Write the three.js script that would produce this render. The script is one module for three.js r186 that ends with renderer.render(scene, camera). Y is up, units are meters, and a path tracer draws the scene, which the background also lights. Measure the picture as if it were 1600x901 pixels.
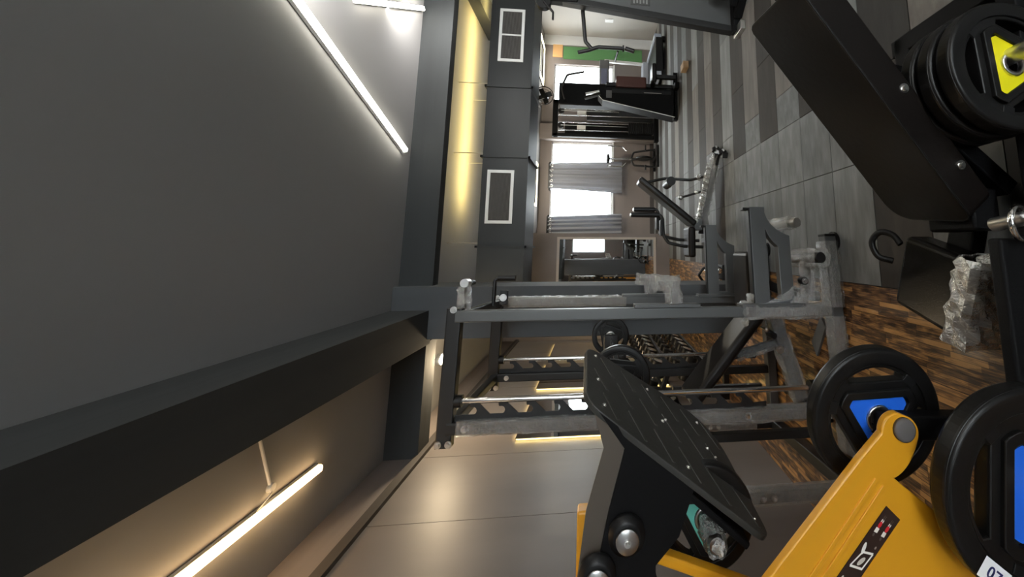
import * as THREE from 'three';
import { RoundedBoxGeometry } from 'three/addons/geometries/RoundedBoxGeometry.js';
import { mergeGeometries } from 'three/addons/utils/BufferGeometryUtils.js';
import { RectAreaLightUniformsLib } from 'three/addons/lights/RectAreaLightUniformsLib.js';

// ------------------------------------------------------------ camera, sky, exposure
RectAreaLightUniformsLib.init();
const scene = new THREE.Scene();
const renderer = new THREE.WebGLRenderer({ antialias: true });
renderer.toneMapping = THREE.LinearToneMapping;
renderer.toneMappingExposure = 1.9;
renderer.shadowMap.enabled = true;
const F = 600, CX = 994.55, CY = 299.33;           // focal length and optical centre in pixels of a 1600 x 901 frame
const camera = new THREE.PerspectiveCamera(2 * Math.atan(450.5 / F) * 180 / Math.PI, 1600 / 901, 0.05, 200);
{
  // the phone was held upright and the picture lies on its side: picture right = down in the room
  const yaw = -0.148, pit = 0.105, roll = 0.017, { cos, sin } = Math;
  const mul = (A, B) => A.map((r) => [0, 1, 2].map((j) => r[0] * B[0][j] + r[1] * B[1][j] + r[2] * B[2][j]));
  const Ry = [[cos(yaw), 0, sin(yaw)], [0, 1, 0], [-sin(yaw), 0, cos(yaw)]];
  const Rx = [[1, 0, 0], [0, cos(pit), -sin(pit)], [0, sin(pit), cos(pit)]];
  const Rz = [[cos(roll), -sin(roll), 0], [sin(roll), cos(roll), 0], [0, 0, 1]];
  const R = mul(Rz, mul(Rx, Ry)).map((r) => new THREE.Vector3(r[0], -r[1], -r[2]));
  camera.position.set(0, 1.45, 0);
  camera.quaternion.setFromRotationMatrix(new THREE.Matrix4().makeBasis(R[1], R[0], R[2].clone().negate()));
  camera.setViewOffset(1600, 901, 800 - CX, 450.5 - CY, 1600, 901);
  camera.updateProjectionMatrix();
}
scene.background = new THREE.Color(0.93, 0.97, 1.0);
scene.backgroundIntensity = 11;

// ------------------------------------------------------------ helpers
let seed = 20240611;
const rnd = () => { seed = (seed * 1664525 + 1013904223) >>> 0; return seed / 4294967296; };
const rr = (a, b) => a + (b - a) * rnd();
const V = (a) => new THREE.Vector3(a[0], a[1], a[2]);
const taken = {};
const numbered = (n) => { const k = taken[n] = (taken[n] ?? -1) + 1; return k ? `${n}_${String(k).padStart(3, '0')}` : n; };
const shade = (o) => { o.traverse((m) => { if (m.isMesh) { m.castShadow = true; m.receiveShadow = true; } }); return o; };
function thing(name, label, category, group, pos = [0, 0, 0], turn = 0) {
  const o = new THREE.Group(); o.name = numbered(name); o.position.set(...pos); o.rotation.y = turn;
  o.userData = { label, category }; if (group) o.userData.group = group;
  scene.add(o); return o;
}
function part(parent, name, geo, mat, label) {
  const m = new THREE.Mesh(Array.isArray(geo) ? merge(geo) : geo, mat); m.name = name; m.castShadow = m.receiveShadow = true;
  if (label) m.userData.label = label; parent.add(m); return m;
}
function solo(name, geo, mat, label, category, group) {
  const m = part(scene, numbered(name), geo, mat); m.userData = { label, category }; if (group) m.userData.group = group; return m;
}
function struct(name, geo, mat, label) {
  const m = part(scene, numbered(name), geo, mat); m.userData = { kind: 'structure', label }; return m;
}
function copyOf(o, label, pos, turn) {
  const c = o.clone(); c.name = numbered(o.name.replace(/_\d{3}$/, '')); c.userData = { ...o.userData }; if (label) c.userData.label = label;
  if (pos) c.position.set(...pos); if (turn !== undefined) c.rotation.y = turn; scene.add(c); return c;
}
const merge = (list) => mergeGeometries(list.map((g) => { const q = g.index ? g.toNonIndexed() : g; for (const k of Object.keys(q.attributes)) if (!['position', 'normal', 'uv'].includes(k)) q.deleteAttribute(k); return q; }));
const bx = (x0, x1, y0, y1, z0, z1) => new THREE.BoxGeometry(Math.abs(x1 - x0), Math.abs(y1 - y0), Math.abs(z1 - z0)).translate((x0 + x1) / 2, (y0 + y1) / 2, (z0 + z1) / 2);
const rb = (x0, x1, y0, y1, z0, z1, r = 0.01, s = 2) => new RoundedBoxGeometry(Math.abs(x1 - x0), Math.abs(y1 - y0), Math.abs(z1 - z0), s, r).translate((x0 + x1) / 2, (y0 + y1) / 2, (z0 + z1) / 2);
function frameMat(p, zdir, up = [0, 1, 0]) {
  const z = V(zdir).normalize(); let u = V(up); if (Math.abs(u.clone().normalize().dot(z)) > 0.97) u = new THREE.Vector3(1, 0, 0.01);
  const x = u.clone().cross(z).normalize(), y = z.clone().cross(x);
  return new THREE.Matrix4().makeBasis(x, y, z).setPosition(p[0], p[1], p[2]);
}
function rrShape(w, h, r) {
  const s = new THREE.Shape(), a = w / 2, b = h / 2; r = Math.min(r, a * 0.98, b * 0.98);
  s.moveTo(-a + r, -b); s.lineTo(a - r, -b); s.quadraticCurveTo(a, -b, a, -b + r); s.lineTo(a, b - r); s.quadraticCurveTo(a, b, a - r, b);
  s.lineTo(-a + r, b); s.quadraticCurveTo(-a, b, -a, b - r); s.lineTo(-a, -b + r); s.quadraticCurveTo(-a, -b, -a + r, -b); return s;
}
const sub3 = (a, b) => [a[0] - b[0], a[1] - b[1], a[2] - b[2]];
// rectangular steel tube from p to q: w across, h along up
function bar(p, q, w, h = w, up = [0, 1, 0], r = 0.008) {
  const d = sub3(q, p), L = Math.hypot(...d);
  return new THREE.ExtrudeGeometry(rrShape(w, h, r), { depth: L, bevelEnabled: false, curveSegments: 3 }).applyMatrix4(frameMat(p, d, up));
}
function cyl(p, q, r, r2 = r, n = 20) {
  const d = sub3(q, p), L = Math.hypot(...d);
  return new THREE.CylinderGeometry(r2, r, L, n).rotateX(Math.PI / 2).translate(0, 0, L / 2).applyMatrix4(frameMat(p, d));
}
const pipe = (pts, r, n = 40, k = 10, tension = 0.15) => new THREE.TubeGeometry(new THREE.CatmullRomCurve3(pts.map(V), false, 'catmullrom', tension), n, r, k, false);
const ball = (p, r, n = 14) => new THREE.SphereGeometry(r, n, Math.ceil(n * 0.7)).translate(...p);
const lathe = (prof, n = 40) => new THREE.LatheGeometry(prof.map((p) => new THREE.Vector2(p[0], p[1])), n);
function poly(pts) { const s = new THREE.Shape(); pts.forEach((p, i) => (i ? s.lineTo(p[0], p[1]) : s.moveTo(p[0], p[1]))); s.closePath(); return s; }
// polygon in the x-y plane, front face at z, thickness t towards -z
const sheet = (pts, z, t, bevel = 0.002) => new THREE.ExtrudeGeometry(Array.isArray(pts) ? poly(pts) : pts, { depth: t - 2 * bevel, bevelEnabled: bevel > 0, bevelSize: bevel, bevelThickness: bevel, bevelSegments: 2, curveSegments: 16 }).translate(0, 0, z - t + bevel);
// hexagon-cap bolt at p pointing along n
const bolt = (p, n, r = 0.011, h = 0.009) => merge([cyl(p, [p[0] + n[0] * h * 0.4, p[1] + n[1] * h * 0.4, p[2] + n[2] * h * 0.4], r * 1.25, r * 1.2, 16), cyl(p, [p[0] + n[0] * h, p[1] + n[1] * h, p[2] + n[2] * h], r * 0.85, r * 0.6, 12)]);

// ------------------------------------------------------------ procedural textures
const hash = (x, y, s) => { let h = Math.imul(x | 0, 374761393) ^ Math.imul(y | 0, 668265263) ^ Math.imul(s | 0, 362437); h = Math.imul(h ^ (h >>> 13), 1274126177); return ((h ^ (h >>> 16)) >>> 0) / 4294967296; };
function vnoise(x, y, px, py, s) {
  const xi = Math.floor(x), yi = Math.floor(y), fx = x - xi, fy = y - yi, u = fx * fx * (3 - 2 * fx), v = fy * fy * (3 - 2 * fy), m = (a, n) => ((a % n) + n) % n;
  const a = hash(m(xi, px), m(yi, py), s), b = hash(m(xi + 1, px), m(yi, py), s), c = hash(m(xi, px), m(yi + 1, py), s), d = hash(m(xi + 1, px), m(yi + 1, py), s);
  return a + (b - a) * u + (c - a) * v + (a - b - c + d) * u * v;
}
function fbm(u, v, fx, fy, oct, s) { let t = 0, a = 0.5, n = 0; for (let i = 0; i < oct; i++) { t += a * vnoise(u * fx, v * fy, fx, fy, s + i * 17); n += a; fx *= 2; fy *= 2; a *= 0.5; } return t / n; }
function tex(n, f, srgb, rep = 1, repY = rep) {
  const d = new Uint8Array(n * n * 4);
  for (let j = 0; j < n; j++) for (let i = 0; i < n; i++) { const c = f(i / n, j / n), k = (j * n + i) * 4; const q = Array.isArray(c) ? c : [c, c, c]; d[k] = q[0] * 255; d[k + 1] = q[1] * 255; d[k + 2] = q[2] * 255; d[k + 3] = 255; }
  const t = new THREE.DataTexture(d, n, n); t.wrapS = t.wrapT = THREE.RepeatWrapping; t.magFilter = THREE.LinearFilter; t.minFilter = THREE.LinearMipmapLinearFilter; t.generateMipmaps = true;
  if (srgb) t.colorSpace = THREE.SRGBColorSpace; t.repeat.set(rep, repY); t.needsUpdate = true; return t;
}
const cl = (x) => Math.max(0, Math.min(1, x));
const grainTex = tex(256, (u, v) => cl(0.5 + 0.9 * (fbm(u, v, 24, 24, 4, 3) - 0.5)), false, 3);
const plasterTex = tex(256, (u, v) => cl(0.5 + 0.8 * (fbm(u, v, 5, 5, 5, 9) - 0.5)), false, 1);
const tintTex = (s, amp, fx = 6, fy = 6) => tex(256, (u, v) => { const g = cl(0.86 + amp * (fbm(u, v, fx, fy, 5, s) - 0.5)); return [g, g, g]; }, true, 1);
const rubberTint = tintTex(31, 0.3, 4, 10), wallTint = tintTex(47, 0.12, 3, 3), vinylTint = tintTex(59, 0.3, 8, 8);
const crumple = tex(256, (u, v) => { const a = fbm(u, v, 5, 9, 4, 71), b = fbm(u, v, 9, 14, 4, 77); return cl(Math.abs(a - 0.5) * 2.2 + Math.abs(b - 0.5) * 1.2); }, false, 2);
const lin = (r, g, b) => new THREE.Color().setRGB(r, g, b);
const M = (color, roughness = 0.6, metalness = 0, extra = {}) => new THREE.MeshStandardMaterial({ color, roughness, metalness, ...extra });
const P = (color, roughness = 0.5, extra = {}) => new THREE.MeshPhysicalMaterial({ color, roughness, ...extra });

const mat = {
  ceiling: M(lin(0.41, 0.405, 0.405), 0.95, 0, { bumpMap: plasterTex, bumpScale: 0.002, map: wallTint }),
  beam: M(lin(0.04, 0.044, 0.046), 0.9, 0, { bumpMap: plasterTex, bumpScale: 0.002, map: wallTint }),
  column: M(lin(0.09, 0.097, 0.105), 0.85, 0, { bumpMap: plasterTex, bumpScale: 0.002, map: wallTint }),
  wall: M(lin(0.31, 0.265, 0.245), 0.75, 0, { map: wallTint, bumpMap: plasterTex, bumpScale: 0.001 }),
  panel: P(lin(0.235, 0.205, 0.19), 0.45, { map: wallTint, bumpMap: plasterTex, bumpScale: 0.0015 }),
  trim: M(lin(0.05, 0.042, 0.037), 0.6),
  white: M(lin(0.7, 0.7, 0.69), 0.5),
  duct: M(lin(0.024, 0.027, 0.028), 0.55, 0.25, { map: wallTint }),
  grille: M(lin(0.62, 0.63, 0.62), 0.45),
  black: P(lin(0.007, 0.007, 0.0075), 0.42, { specularIntensity: 0.6 }),
  blackMatte: P(lin(0.0055, 0.0055, 0.006), 0.55, { specularIntensity: 0.22, bumpMap: grainTex, bumpScale: 0.0006 }),
  rubber: P(lin(0.0065, 0.0063, 0.0063), 0.36, { specularIntensity: 0.65, bumpMap: grainTex, bumpScale: 0.0003 }),
  rubberFoot: P(lin(0.034, 0.034, 0.031), 0.42, { specularIntensity: 0.8, bumpMap: grainTex, bumpScale: 0.0006 }),
  vinyl: P(lin(0.009, 0.0088, 0.0088), 0.34, { specularIntensity: 0.7, map: vinylTint, bumpMap: grainTex, bumpScale: 0.0005 }),
  vinylBrown: P(lin(0.010, 0.0075, 0.0065), 0.42, { specularIntensity: 0.5, map: vinylTint, bumpMap: grainTex, bumpScale: 0.0005 }),
  greySteel: M(lin(0.088, 0.091, 0.093), 0.45, 0.3),
  darkSteel: M(lin(0.017, 0.017, 0.0175), 0.45, 0.3),
  yellow: P(lin(0.72, 0.325, 0.013), 0.38, { clearcoat: 0.35, clearcoatRoughness: 0.3 }),
  chrome: M(lin(0.75, 0.74, 0.73), 0.12, 1),
  satin: M(lin(0.5, 0.5, 0.5), 0.3, 1),
  zinc: M(lin(0.72, 0.71, 0.69), 0.3, 1),
  mirror: M(lin(0.86, 0.88, 0.88), 0.02, 1),
  blueHub: M(lin(0.015, 0.14, 0.75), 0.45), yellowHub: M(lin(0.84, 0.76, 0.005), 0.45), tealHub: M(lin(0.11, 0.42, 0.34), 0.5),
  wrap: P(lin(0.9, 0.9, 0.88), 0.15, { transmission: 0.88, metalness: 0.1, thickness: 0, ior: 2.2, bumpMap: crumple, bumpScale: 0.012, side: THREE.DoubleSide }),
  wrapDense: P(lin(0.8, 0.79, 0.76), 0.14, { transmission: 0.7, metalness: 0.6, thickness: 0, ior: 2.0, bumpMap: crumple, bumpScale: 0.003, side: THREE.DoubleSide }),
  glass: P(lin(0.95, 0.97, 0.97), 0.02, { transmission: 1, thickness: 0 }),
};
const glow = (r, g, b, k) => new THREE.MeshStandardMaterial({ color: 0x111111, emissive: lin(r, g, b), emissiveIntensity: k });
const lampWhite = glow(1, 0.95, 0.80, 10), lampWarm = glow(1, 0.64, 0.30, 9), ledGold = glow(1, 0.72, 0.22, 3);
function areaLight(pos, target, w, h, color, k) {
  const l = new THREE.RectAreaLight(color, k, w, h); l.position.set(...pos); l.lookAt(...target); scene.add(l); l.castShadow = true; return l;
}

// ------------------------------------------------------------ room shell
const XL = -1.67, XR = 5.5, ZB = -9.5, ZF = 5.0, HC = 3.1, HF = 2.85;
// floor: base slab with rubber tiles and timber strips as its pieces
const floor = struct('floor', bx(XL - 0.2, XR + 0.2, -0.2, -0.012, ZB - 0.2, ZF + 0.2), M(lin(0.02, 0.02, 0.02), 0.9), 'gym floor of grey and dark rubber tiles beside a strip of timber boards');
{
  const tone = (r, g, b, ro, m = rubberTint) => P(lin(r, g, b), ro, { map: m, bumpMap: grainTex, bumpScale: 0.0004 });
  const greys = [tone(0.245, 0.258, 0.263, 0.7), tone(0.225, 0.238, 0.243, 0.7), tone(0.265, 0.277, 0.282, 0.68)];
  const darks = [tone(0.044, 0.039, 0.035, 0.75), tone(0.05, 0.043, 0.037, 0.75), tone(0.04, 0.037, 0.034, 0.75)];
  const warms = [tone(0.205, 0.185, 0.165, 0.72), tone(0.225, 0.208, 0.19, 0.72)];
  const W = 0.333, z0 = -1.19, g = 0.0024;
  const tileGeo = new Map();
  const tile = (x0, x1, z1, z2, m) => {
    const w = +(x1 - x0 - 2 * g).toFixed(3), d = +(z1 - z2 - 2 * g).toFixed(3), key = w + '/' + d;
    if (!tileGeo.has(key)) { const b = new THREE.BoxGeometry(w, 0.012, d); tileGeo.set(key, b); }
    const t = part(floor, 'tile', tileGeo.get(key), m); t.position.set((x0 + x1) / 2, -0.006, (z1 + z2) / 2);
  };
  for (let k = -11; k < 25; k++) {
    const z1 = z0 - k * W, z2 = z1 - W, dark = ((k % 2) + 2) % 2 === 1;
    const pick = (q) => { const i = Math.floor(hash(k + 50, q, 5) * 5); return dark ? darks[i % 3] : i < 3 ? greys[i] : warms[i - 3]; };
    if (z1 < -0.05) {
      // the plain grey mats lie between z -1.85 and about -4; the striped tiles go on before and behind them
      tile(-0.19, 0.47, z1, z2, dark && (z1 > -1.6 || z1 < -4.1) ? darks[((k >> 1) & 1) + 1] : greys[Math.floor(hash(k, 3, 8) * 3)]);
      tile(0.47, 0.93, z1, z2, dark && (z1 > -1.6 || z1 < -3.8) ? darks[0] : greys[Math.floor(hash(k, 4, 8) * 3)]);
    } else tile(-0.19, 0.93, z1, z2, greys[k & 1 ? 0 : 1]);
    const cuts = dark ? [0.93, 1.64, 2.9, 4.2, XR] : [0.93, 1.21, 2.4, 3.6, XR];
    for (let i = 0; i + 1 < cuts.length; i++) tile(cuts[i], cuts[i + 1], z1, z2, pick(i));
  }
  // timber strip floor by the left wall
  // each board is printed with three narrow staves cut at random lengths
  const woodTone = (s) => tex(256, (u, v) => {
    const st = Math.floor(u * 3), row = v * 5 + hash(st, 3, s) * 5, cell = hash(st, Math.floor(row) % 5, s + 1), gr = fbm(u, v, 24, 12, 4, s + 5), kn = fbm(u, v, 5, 14, 4, s + 9);
    const q = cl(0.24 + 0.75 * cell * cell + 1.1 * (gr - 0.45) + 1.3 * (kn - 0.5)), e = Math.min(u * 3 - st, st + 1 - u * 3) < 0.05 ? 0.7 : 1;
    return [0.20, 0.115, 0.055].map((x, i) => cl((x + ([0.80, 0.60, 0.36][i] - x) * q) * e));
  }, true, 1);
  const woods = [101, 131, 151, 171].map((k) => P(lin(0.92, 0.92, 0.92), 0.42, { map: woodTone(k), bumpMap: grainTex, bumpScale: 0.0012, clearcoat: 0.5, clearcoatRoughness: 0.16 }));
  const bw = 0.074, n = 20, lens = [0.62, 0.78, 0.94], bg = lens.map((l) => new THREE.BoxGeometry(bw - 0.0012, 0.012, l - 0.0015));
  let count = 0; const rest = [];
  for (let i = 0; i < n; i++) {
    let z = -0.5 - hash(i, 1, 91) * 0.7; let j = 0;
    while (z > -7.5) {
      const li = Math.floor(hash(i, j, 92) * 3), l = lens[li], x = XL + bw * (i + 0.5) + 0.0;
      if (count < 300 && z > -7.3) { const b = part(floor, 'board', bg[li], woods[Math.floor(hash(i, j, 93) * 4)]); b.position.set(x, -0.0062 + hash(i, j, 94) * 0.0006, z - l / 2); count++; }
      else rest.push(bg[li].clone().translate(x, -0.006, z - l / 2));
      z -= l; j++;
    }
  }
  if (rest.length) { const s = part(floor, 'far_boards', rest, woods[0]); s.userData.kind = 'stuff'; }
  part(floor, 'board', bx(XL, -0.19, -0.012, 0, -0.5, ZF), woods[1]);
  part(floor, 'edge_strip', bx(-0.192, -0.188, -0.012, 0.001, ZB, 0), mat.black);
}
// ceiling, beams, column
struct('ceiling', [bx(XL - 0.2, XR + 0.2, HC, HC + 0.2, -5.6, ZF + 0.2), bx(XL - 0.2, XR + 0.2, HC, HC + 0.2, ZB - 0.2, -5.6)], mat.ceiling, 'dark grey painted plaster ceiling');
struct('ceiling', bx(-0.7, XR, HF, HF + 0.06, ZB, -6.6), M(lin(0.30, 0.27, 0.25), 0.9, 0, { map: wallTint }), 'lowered ceiling panel in front of the windows');
struct('trim', bx(-0.78, -0.505, 2.8, HC, -3.5, ZF), mat.beam, 'dark ceiling beam running along the lit alcove').name = 'trim_1';
struct('trim', bx(-0.505, XR, 2.825, HC, -3.64, -3.53), mat.beam, 'dark ceiling beam crossing the room').name = 'trim_2';
struct('trim', bx(XL, -0.78, 2.84, HC, -3.74, -3.53), mat.beam, 'short dark beam across the alcove').name = 'trim_3';
struct('trim', bx(-0.78, -0.505, 2.8, HC, -7.5, -3.85), mat.beam, 'dark ceiling beam behind the column').name = 'trim_4';
struct('trim', bx(3.1, 3.4, 2.95, HC, -5.6, -3.64), mat.beam, 'dark ceiling rib beside the duct').name = 'trim_5';
struct('wall', rb(-0.735, -0.315, 0, HC, -3.85, -3.43, 0.006, 1), mat.column, 'blue grey square column behind the steel rack').name = 'wall_column';
// left wall with upright panels, dark picture rail and bands
{
  const w = struct('wall', bx(XL - 0.2, XL - 0.02, 0, HC, -7.7, ZF), mat.wall, 'taupe side wall clad with smooth panels'); w.name = 'wall_left';
  const pg = bx(-0.02, 0, 0, 2.8, -0.3875, 0.3875), edges = [];
  for (let z = -7.1; z < ZF - 0.2; z += 0.78) edges.push(z);
  for (const z of edges) { const p = part(w, 'panel', pg, mat.panel); p.position.set(XL, 0, z - 0.0 + 0.05); }
  struct('trim', [bx(XL - 0.02, XL + 0.03, 2.8, 2.855, -7.5, ZF), bx(XL - 0.02, XL + 0.02, 2.855, 2.87, -7.5, ZF)], mat.trim, 'dark moulding along the top of the wall panels').name = 'trim_6';
  struct('trim', bx(XL - 0.02, XL, 2.87, HC, -7.5, ZF), mat.wall, 'taupe wall band above the dark moulding').name = 'trim_7';
}
// partition with the framed mirror, far left end wall
struct('wall', bx(-0.9, 0.29, 0, HC, -7.7, -7.51), mat.wall, 'taupe partition wall carrying the framed mirror').name = 'wall_partition';
struct('wall', bx(XL - 0.2, -0.9, 0, HC, -7.75, -7.56), mat.wall, 'end wall of the side aisle').name = 'wall_aisle_end';
struct('wall', bx(0.17, 0.29, 0, HC, ZB, -7.7), mat.wall, 'short return wall beside the curtain').name = 'wall_return';
// back wall with three window openings
const WIN = [[0.62, 1.52], [2.0, 2.64], [3.75, 4.72]], SILL = 1.05, HEAD = 2.57;
{
  const g = [bx(0.17, XR + 0.2, 0, SILL, ZB - 0.2, ZB), bx(0.17, XR + 0.2, HEAD, HC, ZB - 0.2, ZB)]; let x = 0.17;
  for (const [a, b] of WIN) { g.push(bx(x, a, SILL, HEAD, ZB - 0.2, ZB)); x = b; } g.push(bx(x, XR + 0.2, SILL, HEAD, ZB - 0.2, ZB));
  struct('wall', g, mat.wall, 'taupe end wall with three bright windows').name = 'wall_back';
  WIN.forEach(([a, b], i) => {
    const f = struct('window', [bx(a, a + 0.03, SILL, HEAD, ZB - 0.12, ZB - 0.06), bx(b - 0.03, b, SILL, HEAD, ZB - 0.12, ZB - 0.06), bx(a, b, SILL, SILL + 0.03, ZB - 0.12, ZB - 0.06), bx(a, b, HEAD - 0.03, HEAD, ZB - 0.12, ZB - 0.06), bx((a + b) / 2 - 0.012, (a + b) / 2 + 0.012, SILL, HEAD, ZB - 0.11, ZB - 0.07)], mat.white, 'white framed sliding window in the end wall');
    f.name = `window_${i + 1}`;
    part(f, 'pane', bx(a + 0.03, (a + b) / 2 - 0.012, SILL + 0.03, HEAD - 0.03, ZB - 0.094, ZB - 0.09), mat.glass);
    part(f, 'pane', bx((a + b) / 2 + 0.012, b - 0.03, SILL + 0.03, HEAD - 0.03, ZB - 0.094, ZB - 0.09), mat.glass);
    part(f, 'window_sill', bx(a - 0.03, b + 0.03, SILL - 0.03, SILL, ZB - 0.12, ZB + 0.03), mat.white);
  });
  struct('baseboard', bx(0.3, XR, 0, 0.1, ZB, ZB + 0.015), mat.trim, 'dark skirting along the end wall').name = 'baseboard_back';
  struct('trim', bx(5.24, XR, 0, HC, ZB, ZB + 0.04), mat.white, 'white strip in the corner beside the green panel').name = 'trim_9';
  struct('trim', rb(2.66, 3.05, 0, HC, ZB, ZB + 0.22, 0.01, 1), mat.wall, 'taupe pier between the windows').name = 'trim_8';
}
// right wall, rear wall with windows behind the photographer
struct('wall', bx(XR, XR + 0.2, 0, HC, ZB - 0.2, ZF), M(lin(0.56, 0.53, 0.49), 0.75, 0, { map: wallTint, bumpMap: plasterTex, bumpScale: 0.001 }), 'cream side wall at the far end of the gym').name = 'wall_right';
{
  const wins = [[-0.2, 1.5], [2.6, 4.6]], g = [bx(XL - 0.2, XR + 0.2, 0, 0.95, ZF, ZF + 0.2), bx(XL - 0.2, XR + 0.2, 2.6, HC, ZF, ZF + 0.2)]; let x = XL - 0.2;
  for (const [a, b] of wins) { g.push(bx(x, a, 0.95, 2.6, ZF, ZF + 0.2)); x = b; } g.push(bx(x, XR + 0.2, 0.95, 2.6, ZF, ZF + 0.2));
  struct('wall', g, mat.wall, 'wall with windows behind the photographer').name = 'wall_front';
  wins.forEach(([a, b], i) => {
    const f = struct('window', [bx(a, a + 0.05, 0.95, 2.6, ZF + 0.06, ZF + 0.12), bx(b - 0.05, b, 0.95, 2.6, ZF + 0.06, ZF + 0.12), bx(a, b, 0.95, 1.0, ZF + 0.06, ZF + 0.12), bx(a, b, 2.55, 2.6, ZF + 0.06, ZF + 0.12), bx((a + b) / 2 - 0.02, (a + b) / 2 + 0.02, 0.95, 2.6, ZF + 0.07, ZF + 0.11)], mat.white, 'window behind the photographer'); f.name = `window_${i + 4}`;
    part(f, 'pane', bx(a + 0.05, b - 0.05, 1.0, 2.55, ZF + 0.09, ZF + 0.094), mat.glass);
  });
}

// ------------------------------------------------------------ lamps
// long LED bar: aluminium channel plus glowing diffuser, light just below it
function ledBar(p, q, label, m, color, k, group, y = HC) {
  const d = sub3(q, p), L = Math.hypot(d[0], d[2]), t = thing('linear_led_light', label, 'light', group);
  part(t, 'channel', bar([p[0], y - 0.013, p[2]], [q[0], y - 0.013, q[2]], 0.044, 0.024, [0, 1, 0], 0.003), mat.white);
  part(t, 'diffuser', bar([p[0] + d[0] * 0.004, y - 0.035, p[2] + d[2] * 0.004], [q[0] - d[0] * 0.004, y - 0.035, q[2] - d[2] * 0.004], 0.04, 0.03, [0, 1, 0], 0.012), m);
  const c = [(p[0] + q[0]) / 2, y - 0.052, (p[2] + q[2]) / 2], l = new THREE.RectAreaLight(color, k, L, 0.05); l.position.set(...c);
  l.quaternion.setFromRotationMatrix(new THREE.Matrix4().makeBasis(V(d).normalize(), V([0, 0, 0]).copy(V([0, 1, 0])).cross(V(d).normalize()).negate().normalize(), new THREE.Vector3(0, 1, 0)));
  l.castShadow = true; scene.add(l); return t;
}
const cool = lin(1, 0.965, 0.92), warm = lin(1, 0.68, 0.36);
ledBar([1.93, 0, -0.5], [0.82, 0, -3.38], 'long white LED bar set diagonally on the dark ceiling', lampWhite, cool, 60, null);
ledBar([1.65, 0, -2.55], [2.19, 0, -3.45], 'short diagonal LED bar ending at the cross beam', lampWhite, cool, 60, null);
ledBar([1.2, 0, 3.6], [2.6, 0, 1.2], 'LED bar on the ceiling behind the photographer', lampWhite, cool, 60, null);
ledBar([3.6, 0, 0.6], [2.5, 0, -1.6], 'LED bar on the ceiling towards the right wall', lampWhite, cool, 60, null);
// alcove lamp with its conduit
{
  const t = ledBar([-1.3, 0, -0.6], [-1.3, 0, -2.71], 'warm LED bar on the alcove ceiling beside the beam', lampWarm, warm, 3, null);
  part(t, 'conduit', pipe([[-0.8, 3.092, -2.2], [-1.0, 3.092, -2.28], [-1.2, 3.092, -2.36]], 0.007, 20, 8), mat.white);
  part(t, 'junction_box', cyl([-1.22, 3.1, -2.37], [-1.22, 3.08, -2.37], 0.022, 0.02, 16), mat.white);
  part(t, 'lead', pipe([[-1.22, 3.088, -2.37], [-1.245, 3.08, -2.36], [-1.28, 3.082, -2.28]], 0.004, 12, 6), mat.white);
}
function bulb(p, label, k, color) {
  const t = thing('bulkhead_light', label, 'light');
  part(t, 'holder', cyl([p[0], p[1] + 0.06, p[2]], [p[0], p[1] + 0.02, p[2]], 0.05, 0.05, 24), mat.white);
  part(t, 'globe', new THREE.SphereGeometry(0.045, 20, 14).scale(1, 0.8, 1.5).translate(p[0], p[1], p[2]), glow(1, 0.93, 0.75, 9));
  const l = new THREE.PointLight(color, k); l.position.set(p[0], p[1] - 0.065, p[2]); l.shadow.radius = 2; l.castShadow = true; scene.add(l);
}
bulb([-1.02, 2.83, -3.93], 'bright lamp under the beam in the second alcove bay', 1.6, lin(1, 0.78, 0.5));
part(scene.children.at(-2), 'stem', cyl([-1.02, 2.88, -3.93], [-1.02, HC, -3.93], 0.008, 0.008, 8), mat.trim);
bulb([1.82, 2.79, -7.3], 'small bright lamp on the lowered ceiling', 4, lin(1, 0.9, 0.7));
function ledFrame(x0, x1, z0, z1, label) {
  const t = thing('led_frame_light', label, 'light', null), y = 2.80, w = 0.05;
  part(t, 'housing', [bx(x0, x1, y + 0.02, HF, z0, z0 - w), bx(x0, x1, y + 0.02, HF, z1, z1 + w), bx(x0, x0 + w, y + 0.02, HF, z0, z1), bx(x1 - w, x1, y + 0.02, HF, z0, z1)], mat.trim);
  part(t, 'diffuser', [bx(x0, x1, y, y + 0.02, z0, z0 - w), bx(x0, x1, y, y + 0.02, z1, z1 + w), bx(x0, x0 + w, y, y + 0.02, z0 - w, z1 + w), bx(x1 - w, x1, y, y + 0.02, z0 - w, z1 + w)], glow(1, 0.93, 0.66, 4));
  areaLight([(x0 + x1) / 2, y - 0.01, (z0 + z1) / 2], [(x0 + x1) / 2, 0, (z0 + z1) / 2 - 0.001], x1 - x0, z0 - z1, cool, 2.2);
}
ledFrame(0.95, 1.95, -8.15, -8.95, 'rectangular LED frame on the lowered ceiling near the curtains');
ledFrame(4.05, 5.05, -8.6, -9.35, 'rectangular LED frame on the lowered ceiling above the green panel');

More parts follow.
